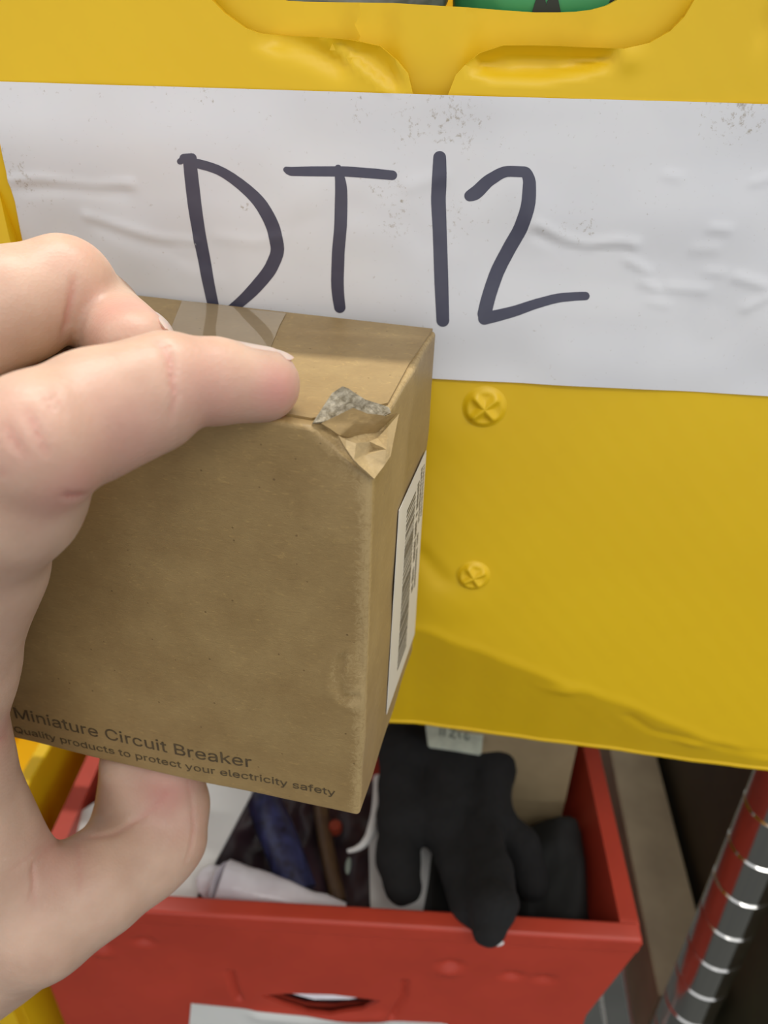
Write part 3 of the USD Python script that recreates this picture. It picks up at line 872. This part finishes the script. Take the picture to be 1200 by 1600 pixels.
BOT = float((A0 + BV * BH)[2])
itip, idip, ipip = np.array([-28.6, 114.8, -49.9]), np.array([-41, 106.5, -46.8]), P(62, 688, 91)
imcp = P(-75, 860, 97)
tip = at_z(243, 1190, BOT - 8.6)
tdist, tipj, tmcp, tcmc = P(247, 1262, 121), P(225, 1330, 112), P(66, 1432, 94), P(-180, 1590, 94)
wrist = P(-330, 1580, 110)
elbow = wrist + np.array([-95, -75, -120.])
chain([(imcp, 12.), (P(-180, 1250, 100), 14.), (wrist, 22.)], 8)
chain([(P(-165, 900, 120), 13.), (P(-230, 1200, 124), 16.), (wrist, 22.)], 8)
chain([(P(-170, 880, 140), 13.), (P(-250, 1150, 140), 15.), (wrist, 22.)], 8)
chain([(wrist, 24.), (elbow, 31.)], 8)
chain([(imcp, 13.), (P(10, 775, 93), 10.2), (ipip, 9.0)], 4)
chain([(ipip, 9.0), (P(150, 640, 99), 8.3), (idip, 7.6)], 2.0)
chain([(idip, 7.2), ((idip + itip) / 2 + [0, 0, .3], 6.7), (itip, 6.1)], 0.8)
chain([(tcmc, 18.5), (tmcp, 12.8)], 6)
chain([(tmcp, 12.8), (P(150, 1382, 102), 11.4), (tipj, 11.0)], 4)
chain([(tipj, 11.0), (tdist, 9.8), (tip, 8.2)], 4)
chain([(P(200, 1335, 113), 10.4), (P(218, 1270, 122), 9), (at_z(218, 1190, BOT - 8.0), 7.6)], 5)
chain([(P(268, 1312, 115), 8.6), (P(273, 1258, 121), 7.6), (at_z(268, 1200, BOT - 7.6), 7)], 3)
chain([(P(165, 1350, 106), 8.0), (P(202, 1284, 123), 7.6), (at_z(198, 1196, BOT - 7.4), 6.2)], 3)
chain([(P(140, 668, 98.0), 8.2), (P(232, 626, 104.2), 8.1)], 1.5)
chain([(P(-30, 900, 97), 9.), (P(-72, 1050, 97), 9.), (P(-78, 1180, 97), 10.), (P(-2, 1345, 96), 11)], 6)
chain([(P(-130, 1180, 100), 12.), (P(-60, 1380, 98), 13)], 5)
chain([(P(-130, 1250, 99), 13.), (P(-150, 1400, 98), 15.), (P(-230, 1500, 100), 16.)], 8)
mpip, mtip, mdip = P(100, 447, 139), at_z(215, 540, -49.6), P(155, 495, 148)
chain([(P(-165, 900, 120), 12.), (P(-190, 700, 116), 11.), (P(-160, 560, 118), 10.8)], 5)
chain([(P(-160, 560, 118), 11.), (P(20, 478, 132), 9.7), (mpip, 8.8)], 3)
chain([(mpip, 8.8), (mdip, 8.0)], 2.0)
chain([(mdip, 8.2), (mtip, 6.6)], 2)
chain([(P(-170, 880, 140), 12.), (P(-260, 600, 150), 9.), (P(-150, 640, 158), 8.3), (P(-110, 760, 160), 7)], 2.5)
chain([(P(-200, 950, 150), 11.), (P(-300, 760, 158), 8.), (P(-200, 800, 164), 7.2), (P(-160, 900, 164), 6.2)], 2.5)
hm = blend(hand_prims, (-290, -5, -400.), (-8, 190, -15.), 0.75)
trimesh.smoothing.filter_taubin(hm, iterations=8)
hx, hy, hz = project(hm.vertices)
hn = np.array(hm.vertex_normals)
view = np.asarray(hm.vertices) / np.linalg.norm(hm.vertices, axis=1, keepdims=True)
facing = (hn * view).sum(1) < -0.05
cand = np.nonzero(facing)[0]
scr = cKDTree(np.stack([hx, hy], 1)[cand])


def skin_points(pl, step=3.0):
    pl = np.array(LineString(pl).segmentize(step).coords)
    out = []
    for q in pl:
        ids = cand[scr.query_ball_point(q, 9)]
        if len(ids):
            out.append(hm.vertices[ids[np.argmin(hz[ids] + 0.15 * np.hypot(hx[ids] - q[0], hy[ids] - q[1]))]])
    return np.array(out)


disp = np.zeros(len(hx))
fold_red = np.zeros(len(hx))
creases = [([(243, 525), (262, 545), (270, 580), (274, 620), (270, 655)], .55, 1.0), ([(5, 660), (22, 690), (42, 715)], .35, .8), ([(42, 635), (60, 680), (78, 712)], .4, .8), ([(68, 608), (84, 645)], .25, .8), ([(84, 600), (103, 642)], .25, .8),
           ([(100, 776), (120, 781), (142, 780)], .6, 1.0), ([(0, 738), (12, 748)], .3, .8),
           ([(300, 1220), (306, 1260), (304, 1310), (293, 1350)], .3, .9), ([(118, 1302), (124, 1345), (126, 1400)], .3, 1.0), ([(85, 1310), (60, 1335), (20, 1362)], .25, 1.0), ([(100, 1305), (60, 1350), (48, 1410)], .3, 1.0), ([(58, 1340), (56, 1420)], .2, .8),
           ([(105, 1295), (140, 1302), (190, 1292), (240, 1265), (262, 1240)], .35, 1.6), ([(0, 1165), (16, 1153), (24, 1143)], .3, 1.0), ([(116, 435), (112, 480), (104, 530)], .6, 1.3), ([(160, 385), (150, 378)], .2, .7)]
for pl, dpt, wd in creases:
    q = skin_points(pl)
    if len(q) > 2:
        from scipy.ndimage import gaussian_filter1d
        q = np.array(LineString(gaussian_filter1d(q, 2.0, axis=0, mode='nearest')).segmentize(0.15).coords)
        d_, k_ = cKDTree(q).query(hm.vertices, distance_upper_bound=6)
        taper = np.sin(np.pi * np.clip(np.minimum(k_, len(q) - 1) / (len(q) - 1) * 0.9 + 0.05, 0, 1)) ** 0.5
        disp -= np.where(np.isfinite(d_), taper * dpt * np.exp(-(d_ / (0.62 * wd)) ** 2), 0)
        fold_red = np.maximum(fold_red, np.where(np.isfinite(d_), taper * min(1.0, dpt) * np.exp(-(d_ / (0.5 * wd)) ** 2), 0))
disp += 0.35 * (meshkit.fbm(np.asarray(hm.vertices) * 0.09, 2, 6) - 0.5)
blush = np.zeros(len(hx))
for px, py, rad, s in [(438, 605, 5, .9), (330, 620, 8, .45), (200, 700, 9, .5), (130, 770, 6, .7), (190, 470, 7, .7), (260, 1240, 7, .9), (290, 1235, 6, .6), (90, 1340, 8, .45), (10, 1150, 6, .6), (20, 690, 7, .35), (120, 385, 5, .3), (300, 1280, 7, .35)]:
    q = skin_points([(px, py), (px + 1, py)])
    if len(q):
        d_ = np.linalg.norm(np.asarray(hm.vertices) - q[0], axis=1)
        blush = np.maximum(blush, s * np.exp(-(d_ / rad) ** 2))
blush = np.clip(blush + 0.75 * fold_red + 0.25 * (meshkit.fbm(np.asarray(hm.vertices) * 0.16, 4, 3) - 0.45), 0, 1)
hm.vertices = np.asarray(hm.vertices) + hn * disp[:, None]
hand = Thing('person', elbow, 'bare left hand gripping the cardboard box, index and middle fingers on top and thumb below', 'person')
hp = hand.part('hand', hm, m_skin, smooth=True, attr={'blush': blush})


def nail(tipc, root, dorsal, l0, l1, spread, name, lift=0.12):
    """A nail laid on the finger: its radius is read from the skin around the finger's axis."""
    from scipy.interpolate import LinearNDInterpolator, NearestNDInterpolator
    a = (tipc - root) / np.linalg.norm(tipc - root)
    n = dorsal - a * (dorsal @ a)
    n /= np.linalg.norm(n)
    b = np.cross(a, n)
    q = np.asarray(hm.vertices) - tipc
    q = q[np.linalg.norm(q, axis=1) < 16]
    s_, x_, y_ = q @ a, q @ n, q @ b
    r_, ph_ = np.hypot(x_, y_), np.arctan2(y_, x_)
    ok = (r_ > 1.5) & (r_ < 11) & (np.abs(ph_) < 2.2) & (s_ < 8)
    pts = np.stack([s_, ph_ * 6], 1)[ok]
    lin, nea = LinearNDInterpolator(pts, r_[ok]), NearestNDInterpolator(pts, r_[ok])
    vs, fs, ns, nf = [], [], 22, 23
    for t_ in np.linspace(0, 1, ns):
        s = l0 + (l1 - l0) * t_
        half = spread * (1 - 0.35 * max(0, (0.25 - t_) / 0.25) ** 2) * (1 - 0.45 * max(0, (t_ - 0.8) / 0.2) ** 2)
        r0 = float(np.nan_to_num(lin([[l1 * 0.45, 0]])[0], nan=6.0))
        for ph in np.linspace(-half, half, nf):
            rr = lin([[s, ph * 6]])[0]
            rr = nea([[s, ph * 6]])[0] if np.isnan(rr) else rr
            e = 1 - (abs(ph) / half) ** 4
            rr = max(rr, r0 - 0.16 * max(0, s - l1 * 0.4) ** 1.6) + lift * e - 0.10 * (1 - e) - 0.15 * max(0, (0.12 - t_) / 0.12)
            vs.append(tipc + a * s + (n * math.cos(ph) + b * math.sin(ph)) * rr)
    vs = np.array(vs)
    for i in range(ns - 1):
        for j in range(nf - 1):
            k_ = i * nf + j
            fs += [(k_, k_ + 1, k_ + nf + 1), (k_, k_ + nf + 1, k_ + nf)]
    f_ = np.array(fs)
    m_ = trimesh.Trimesh(vs, f_, process=False)
    if (m_.face_normals @ n).mean() < 0:
        f_ = f_[:, ::-1]
    m_ = trimesh.Trimesh(vs, f_, process=False)
    inner = vs - m_.vertex_normals * 0.5
    N = len(vs)
    e = np.vstack([f_[:, [0, 1]], f_[:, [1, 2]], f_[:, [2, 0]]])
    _, inv, cnt = np.unique(np.sort(e, 1), axis=0, return_inverse=True, return_counts=True)
    d = e[cnt[inv.ravel()] == 1]
    side = np.vstack([np.stack([d[:, 1], d[:, 0], d[:, 0] + N], 1), np.stack([d[:, 1], d[:, 0] + N, d[:, 1] + N], 1)])
    hand.part(name, (np.vstack([vs, inner]), np.vstack([f_, f_[:, ::-1] + N, side])), m_nail, smooth=50, parent=hp)


nail(itip, idip, np.array([0, 0.62, 0.78]), -5.2, 4.9, 0.95, 'fingernail', 0.06)
nail(mtip, mdip, np.array([0.75, 0.55, 0.5]), -3.0, 5.0, 0.42, 'fingernail', 0.16)

# ------------------------------------------------------------------ red bin on the shelf below
RZ = -282.0
RL, RR = at_z(28, 1412, RZ), at_z(1006, 1470, RZ)
ex = (RR - RL)
RWID = np.linalg.norm(ex)
ex /= RWID
ey = np.array([-ex[1], ex[0], 0])
RB = SH_LO
rfr = lambda q: RL + q[:, :1] * ex + q[:, 1:2] * ey + np.c_[np.zeros((len(q), 2)), q[:, 2] - RZ]
rxz = lambda px, py: (lambda p: ((p - RL) @ ex, p[2]))(at_plane(px, py, RL, ey))
red = Thing('red_bin', [*(RL + ex * RWID / 2 + ey * 150)[:2], RB], 'red plastic picking bin full of odds and ends, on the shelf below the yellow bin', 'bin')
rr_low = rxz(905, 1600)
slope = (RWID - rr_low[0]) / (RZ - rr_low[1])
xb = lambda z: RWID - slope * np.minimum(RZ - z, 55)
rim_r = 3.4


def red_dents(a, b):
    y = 0 * a
    for px, py, h, r in ((155, 1475, 1.0, 4), (225, 1472, 1.0, 4), (705, 1507, 1.0, 4), (800, 1525, 1.0, 4), (850, 1530, .8, 4), (700, 1520, -.6, 4), (160, 1490, -.6, 4)):
        c = rxz(px, py)
        y = y + 1.7 * h * np.exp(-(((a - c[0]) / r) ** 2 + ((b - c[1]) / (r * .6)) ** 2))
    lens = [rxz(px, py) for px, py in ((415, 1560), (470, 1556), (540, 1560), (590, 1568))]
    y = y - 1.6 * np.exp(-(seg_dist(a, b, [rxz(px, py) for px, py in ((405, 1585), (480, 1592), (590, 1588))]) / 4) ** 2)
    for pl in (((360, 1520), (366, 1545), (374, 1562)), ((632, 1535), (630, 1560), (612, 1590))):
        y = y + 2.2 * np.exp(-(seg_dist(a, b, [rxz(*q) for q in pl]) / 1.1) ** 2)
    return y


slit = Polygon([rxz(px, py) for px, py in ((408, 1556), (450, 1553), (520, 1555), (594, 1564), (565, 1577), (515, 1583), (480, 1581), (440, 1569))]).buffer(0.3)
front = Polygon([(0, RZ - 2), (0, RB), (float(xb(RB)), RB), (float(xb(RZ - 55)), RZ - 55), (RWID, RZ - 2)]).difference(slit)
red.part('front_panel', sheet(front, red_dents, 1.6, 1.4, frame=rfr), m_red, smooth=45)
red.part('front_inner_panel', sheet(Polygon([(1, RZ - 3), (1, RB + 40), (float(xb(RZ - 45)) - 1, RZ - 45), (RWID - 1, RZ - 3)]).difference(slit.buffer(7)), lambda a, b: 5.4 + 0 * a, 2.0, 4, frame=rfr), m_red, smooth=45)
rim = tube([(0, 3.5, RZ - 3.2), (RWID / 2, 3.7, RZ - 3.2), (RWID, 3.5, RZ - 3.2)], 3.7, 20)
rim.vertices = rfr(np.asarray(rim.vertices) * 1.0)
rim_box = rounded_box((0, -0.2, RZ - 9), (RWID, 7.2, RZ), 1.6).to_mesh()
red.part('front_rim', (rfr(np.array(rim_box.vert_properties[:, :3], float)), np.array(rim_box.tri_verts)), m_red, smooth=50)
RDEP = 300.0
for side in (0, 1):
    def frame(q, side=side):
        z = q[:, 2]
        x = np.where(side == 1, xb(z) - 7 + q[:, 1], 0 + q[:, 1])
        return rfr(np.stack([x, q[:, 0], z], 1))
    red.part('side_panel', sheet(Polygon([(3.2, RB), (RDEP, RB), (RDEP, RZ - 0.4), (6.0, RZ - 0.4), (3.2, RZ - 6)]), lambda a, b: 0 * a, 7.0, 9, frame=frame), m_red, smooth=40)
red.part('back_panel', sheet(Polygon([(0, RB), (float(xb(RB)), RB), (float(xb(RB)), RZ), (0, RZ)]), lambda a, b: 0 * a + RDEP, 3, 20, frame=rfr), m_red)
red.part('bottom_panel', sheet(Polygon([(7, 4), (float(xb(RB)) - 7, 4), (float(xb(RB)) - 7, RDEP), (7, RDEP)]), lambda a, b: 0 * a, 3, 30, frame=lambda q: rfr(np.stack([q[:, 0], q[:, 2], RB + q[:, 1]], 1))), m_red)
rl = Thing('red_bin_label', rfr(np.array([[100, 0, -330]]))[0], 'white paper label on the front of the red bin, below its slit', 'label')
lp = Polygon([rxz(px, py) for px, py in ((299, 1567), (430, 1580), (560, 1592), (690, 1598), (700, 1600), (690, 1690), (290, 1665))])
rl.part('paper', sheet(lp, lambda a, b: red_dents(a, b) - 0.35, 0.15, 2.0, frame=rfr), m_white, smooth=50)

lilac = Thing('lilac_packet', rfr(np.array([[105, 9, -336]]))[0], 'pale lilac packet glinting behind the slit in the front of the red bin', 'packet')
lpk = Polygon([rxz(px, py) for px, py in ((425, 1549), (500, 1549), (600, 1559), (600, 1571), (545, 1573), (490, 1571), (440, 1564))])
lilac.part('paper', sheet(lpk, lambda a, b: 1.9 + 0.75 * np.maximum(b - rxz(520, 1574)[1], 0), 0.6, 1.5, frame=rfr), m_silver, smooth=40)

# contents of the red bin
def lump(name, label, category, x0, x1, y0, y1, top, mat, amp=6, seed=1, freq=.05, base=None, foot=1e9):
    """A heap of folded cloth or film: closed block with a rumpled top."""
    xs, ys_ = np.arange(x0, x1 + .1, 2.5), np.arange(y0, y1 + .1, 2.5)
    X_, Y_ = np.meshgrid(xs, ys_, indexing='ij')
    edge = np.minimum(np.minimum(X_ - x0, x1 - X_), np.minimum(Y_ - y0, y1 - Y_))
    q = np.stack([X_ * freq, Y_ * freq * .6, 0 * X_], -1)
    ridge = 1 - np.abs(2 * meshkit.fbm(q, 3, seed) - 1) * 2
    Z_ = top(X_, Y_) + amp * ridge - 9 * np.exp(-edge / 4)
    nx, ny = X_.shape
    idx = np.arange(nx * ny).reshape(nx, ny)
    q = np.stack([idx[:-1, :-1], idx[1:, :-1], idx[1:, 1:], idx[:-1, 1:]], -1).reshape(-1, 4)
    v = np.stack([X_, Y_, Z_], -1).reshape(-1, 3)
    vb = v.copy()
    vb[:, 2] = (RB + 3.0) if base is None else base
    vb[:, 0] = np.minimum(vb[:, 0], foot)
    N = nx * ny
    loop = np.r_[idx[:, 0], idx[-1, 1:], idx[-2::-1, -1], idx[0, -2:0:-1]]
    l2 = np.roll(loop, -1)
    f_ = np.vstack([q[:, [0, 1, 2]], q[:, [0, 2, 3]], q[:, [2, 1, 0]] + N, q[:, [3, 2, 0]] + N,
                    np.stack([l2, loop, loop + N], 1), np.stack([l2, loop + N, l2 + N], 1)])
    th = Thing(name, ((x0 + x1) / 2, (y0 + y1) / 2, vb[0, 2]), label, category)
    th.part('folds', (np.vstack([v, vb]), f_), mat, smooth=50)
    return th


fx = lambda px, py, z: at_z(px, py, z)
lump('dark_film_bundle', 'bundle of dark crumpled film under the white board in the red bin', 'film', -128, 0, RL[1] + 12, 262, lambda x, y: -318 + 0 * x, m_purple, 5, 3)
lump('black_fabric', 'dark folded black fabric in the right rear of the red bin', 'fabric', 1.5, 71.5, RL[1] + 14, 226, lambda x, y: -312 + 14 * sstep(30, 50, x) * sstep(172, 205, y) + 8 * np.sin(x * .12), m_cloth, 6, 8, foot=64.0)


def slab(name, label, category, pts, mat, thick=3.0, part='board', step=4, bend=None):
    """A flat piece whose corners are (px, py, z); lies on the best plane through them."""
    p = np.array([fx(*q) for q in pts])
    c = p.mean(0)
    _, _, vt = np.linalg.svd(p - c)
    n = vt[2] * np.sign(vt[2][2])
    a = vt[0]
    b = np.cross(n, a)
    pg = Polygon([((q - c) @ a, (q - c) @ b) for q in p])
    fy = bend or (lambda s, t_: 0 * s)
    def fr(q):
        return c + q[:, :1] * a + q[:, 2:3] * b - q[:, 1:2] * n
    th = Thing(name, c - n * thick, label, category)
    th.part(part, sheet(pg.buffer(-.4).buffer(.4), fy, thick, step, frame=fr), mat, smooth=40)
    return th


slab('white_board', 'flat pale white board leaning in the left of the red bin, behind the thumb', 'board',
     [(84, 1292, -286), (150, 1252, -284), (260, 1205, -282), (402, 1212, -284), (392, 1240, -286), (306, 1402, -302), (250, 1412, -304), (150, 1380, -300)], m_white, 3)
th = Thing('silver_roll', fx(430, 1400, -305), 'shiny silver-white wrapped roll lying inside the front rim of the red bin', 'roll')
a_, b_ = fx(348, 1380, -295), fx(536, 1432, -301)
mr = tube(np.linspace(a_, b_, 24), np.linspace(9.5, 5.0, 24), 28)
mr.vertices = np.asarray(mr.vertices) + np.array(mr.vertex_normals) * ((meshkit.fbm(np.asarray(mr.vertices) * .12, 3, 2) - .5) * 2.2)[:, None]
th.part('wrapper', mr, m_silver, smooth=45)
a2 = fx(330, 1382, -300)
th.part('twisted_end', tube(smooth_path([a_ , (a_ + a2) / 2 + [0, 0, 1.5], a2, fx(318, 1398, -302)], 14), [8.5, 7, 4.5, 4, 5, 6.5, 7, 5.5, 4, 5, 6.5, 6, 4, 2], 18), m_silver, smooth=40)
th = Thing('blue_roll', fx(430, 1300, -308), 'dark blue printed roll between the white board and the brown strap in the red bin', 'roll')
th.part('wrapper', tube(smooth_path([fx(408, 1200, -300), fx(412, 1248, -301), fx(440, 1320, -304), fx(468, 1395, -310)], 30), np.r_[np.linspace(7, 8, 15), np.linspace(8, 7.5, 15)], 24), m_blue, smooth=50)
th.part('end_cap', tube([fx(407, 1194, -300), fx(408, 1201, -300)], [5, 7.2], 20), m_silver, smooth=40)
th = Thing('brown_strap', fx(510, 1340, -312), 'narrow brown strap hanging beside the blue roll in the red bin', 'strap')
pth = smooth_path([fx(498, 1230, -306), fx(505, 1290, -307), fx(516, 1350, -309), fx(530, 1410, -313)], 24)
st_ = tube(pth, 3.4, 12)
st_.vertices[:, 2] = -310 + (st_.vertices[:, 2] + 310) * 0.9
th.part('webbing', st_, m_brown, smooth=50)
th = Thing('orange_cap', fx(524, 1296, -306), 'small orange-red cap lying beside the brown strap', 'cap')
cpm = trimesh.creation.revolve(np.array([(0, 0), (3.0, 0), (3.1, 3), (2.5, 4), (0, 4.2)]), sections=24)
cpm.apply_translation(fx(524, 1297, -308))
th.part('cap_shell', cpm, m_orange, smooth=40)
# white hook and white tray under the glove
th = Thing('white_hook', fx(575, 1290, -298), 'white curved plastic hook just below the corner of the cardboard box', 'hook')
pth = smooth_path([fx(592, 1215, -290), fx(590, 1255, -291), fx(580, 1300, -292), (fx(563, 1323, -293)), fx(543, 1330, -294)], 30)
hk = tube(pth, np.r_[np.linspace(2.6, 2.2, 20), np.linspace(2.1, .8, 10)], 14)
th.part('curved_arm', hk, m_white_plastic, smooth=50)
th.part('peg', tube(smooth_path([fx(546, 1340, -299), fx(544, 1352, -300), fx(543, 1366, -301)], 8), [.4, .9, 1.1, 1.2, 1.2, 1.1, .9, .4], 10), m_tag_ink, smooth=50)
slab('white_tray', 'white plastic tray whose corner shows between the fingers of the black glove', 'tray',
     [(576, 1300, -303), (640, 1290, -302), (720, 1320, -303), (716, 1436, -309), (650, 1436, -309), (579, 1432, -309)], m_white_plastic, 4, 'tray')
cbx = Thing('tan_carton', fx(860, 1200, -300), 'tan cardboard carton standing at the back of the red bin behind the black glove', 'carton')
p0, p1 = at_y(750, 1170, 236), at_y(950, 1196, 236)
q_ = rounded_box((p0[0] - 12, 234, -330), (min(p1[0] + 2, 66), 300, -236), 1.0)
cbx.part('carton_body', q_, m_tan, smooth=40)
cbx.part('carton_flap', sheet(Polygon([(p0[0] - 11, -296), (min(p1[0], 65.5), -292), (min(p1[0], 65.5), -240), (p0[0] - 11, -240)]), lambda a, b: 232.4 + 0.4 * np.sin(a * .2), 1.2, 5), m_tan)

# black knitted glove hanging over the front rim, pale tag on its cuff
gl = []
g = lambda px, py, z: at_z(px, py, z)
def gchain(pts, k=5.0):
    for (a, ra), (b, rb_) in zip(pts, pts[1:]):
        gl.append((np.array(a), np.array(b), ra, rb_, k))
cuffL, cuffR = g(625, 1165, -271), g(775, 1170, -271)
palmL, palmR = g(628, 1280, -284), g(760, 1270, -284)
gchain([(cuffL, 9), (cuffR, 9)]); gchain([(palmL, 9.5), (palmR, 10)]); gchain([(cuffL, 9), (palmL, 9.5)]); gchain([(cuffR, 9), (palmR, 10)])
gchain([(g(700, 1165, -271), 9.5), (g(695, 1290, -283), 11)])
gchain([(palmL, 9), (g(622, 1340, -288), 8.4), (g(630, 1386, -291), 7.2)], 2.5)
gchain([(g(690, 1290, -284), 9), (g(722, 1360, -285), 8.5), (g(738, 1418, -283), 7.5), (g(752, 1434, -284), 7)], 2.5)
gchain([(g(745, 1285, -282), 9), (g(765, 1360, -279), 9), (g(772, 1415, -273), 8.4), (g(767, 1450, -276), 6.0)], 2.5)
gchain([(palmR, 9), (g(812, 1320, -290), 8.0), (g(830, 1380, -297), 7)], 2.5)
gm = blend(gl, (-50, 120, -330), (80, 260, -245), 1.1)
gn = np.array(gm.vertex_normals)
gm.vertices = np.asarray(gm.vertices) + gn * ((meshkit.fbm(np.asarray(gm.vertices) * .09, 3, 5) - .5) * 3.2)[:, None]
glove = Thing('glove', g(700, 1260, -295), 'black knitted work glove with a pale tag, fingers hanging over the red rim', 'glove')
glp = glove.part('knit_body', gm, m_knit, smooth=True)
tcorn = [g(663, 1118, -252), g(757, 1130, -252), g(752, 1180, -257.5), g(669, 1167, -257.5)]
c = np.mean(tcorn, 0)
a = tcorn[2] - tcorn[3]; a /= np.linalg.norm(a)
b = tcorn[0] - tcorn[3]; b -= a * (a @ b); b /= np.linalg.norm(b)
n = np.cross(a, b)
if n[2] < 0: n = -n
tg = Polygon([((q - c) @ a, (q - c) @ b) for q in tcorn]).buffer(-1.5).buffer(1.5)
fr_tag = lambda q: c + q[:, :1] * a + q[:, 2:3] * b - q[:, 1:2] * n + n * 1.2
tgp = glove.part('tag', sheet(tg, lambda s, t_: 0.02 * s * s * 0.2, 1.6, 1.2, frame=fr_tag), m_tag, smooth=40, label='pale green woven tag')
def tag_stroke(pts, w):
    q = np.array(LineString(pts).buffer(w / 2, cap_style=2).exterior.coords)[:-1]
    return sheet(Polygon(q), lambda a_, b_: 0.004 * a_ * a_ - 0.12, 0.2, 0.8, frame=fr_tag)
glove.part('tag_print', cat([tag_stroke(p_, 0.9) for p_ in ([(-6.0, 2.2), (-5.8, -1.6)], [(-4.4, 2.2), (-4.2, -1.6)], [(-2.4, 1.8), (0.2, 1.6), (-1.8, -1.2), (0.6, -1.6)], [(2.8, 1.8), (1.6, 0.4), (2.8, -1.4)], [(5.8, 1.2), (4.4, 0.8), (4.4, -1.2), (5.8, -1.5), (5.9, 0.0)])]), m_tag_ink, parent=tgp)
ftip = at_plane(766, 1471, RL - ey * 0.5, ey)
sl_ = trimesh.creation.icosphere(3, 1.0)
sl_.vertices = np.asarray(sl_.vertices) * [5.0, 1.6, 1.5] + ftip + [0, -0.4, 0.6]
glove.part('fingertip_patch', sl_, m_white_plastic, smooth=True, label='small white patch at the glove fingertip', parent=glp)

# ------------------------------------------------------------------ neighbours on the lower shelf
q1, q2 = g(42, 1190, -290), g(76, 1172, -290)
lb = Thing('yellow_bin', (-235, RL[1] + 130, RB), 'second yellow bin, on the lower shelf left of the red bin, behind the hand', 'bin')
LX1 = min(q1[0] + 2.5, RL[0] - 6)
print('red left', RL, 'yellow right wall', q1, q2, 'RR', RR, 'red dims', RWID, slope)
LX1 = -158.5
LX0, LY0 = LX1 - 170, 150
lz = -270.0
lb.part('front_panel', box((LX0, LY0, RB), (LX1, LY0 + 4, lz)), m_yellow)
lb.part('front_rim', rounded_box((LX0, LY0 - .4, lz - 6), (LX1, LY0 + 7, lz + 2), 1.5), m_yellow, smooth=40)
for x in (LX0, LX1 - 6):
    lb.part('side_panel', rounded_box((x, LY0 + 4, RB), (x + 6, LY0 + 290, lz + 1), 1.2), m_yellow, smooth=40)
lb.part('back_panel', box((LX0, LY0 + 290, RB), (LX1, LY0 + 294, lz)), m_yellow)
lb.part('bottom_panel', box((LX0 + 4, LY0 + 4, RB), (LX1 - 4, LY0 + 290, RB + 3)), m_yellow)

gz = -445.0
e0, e1 = g(1006, 1440, gz), g(1072, 1350, gz)
tb = Thing('taupe_carton', ((e0[0] + e1[0]) / 2, 260, RB), 'narrow taupe cardboard carton in the gap between red bin and chrome post', 'carton')
print('gap carton', e0, e1, g(1030, 1600, gz))
tb.part('carton_body', rounded_box((e0[0], POST_Y + 15, RB), (e1[0] - 1, 470, gz), 1.0), m_taupe, smooth=40)
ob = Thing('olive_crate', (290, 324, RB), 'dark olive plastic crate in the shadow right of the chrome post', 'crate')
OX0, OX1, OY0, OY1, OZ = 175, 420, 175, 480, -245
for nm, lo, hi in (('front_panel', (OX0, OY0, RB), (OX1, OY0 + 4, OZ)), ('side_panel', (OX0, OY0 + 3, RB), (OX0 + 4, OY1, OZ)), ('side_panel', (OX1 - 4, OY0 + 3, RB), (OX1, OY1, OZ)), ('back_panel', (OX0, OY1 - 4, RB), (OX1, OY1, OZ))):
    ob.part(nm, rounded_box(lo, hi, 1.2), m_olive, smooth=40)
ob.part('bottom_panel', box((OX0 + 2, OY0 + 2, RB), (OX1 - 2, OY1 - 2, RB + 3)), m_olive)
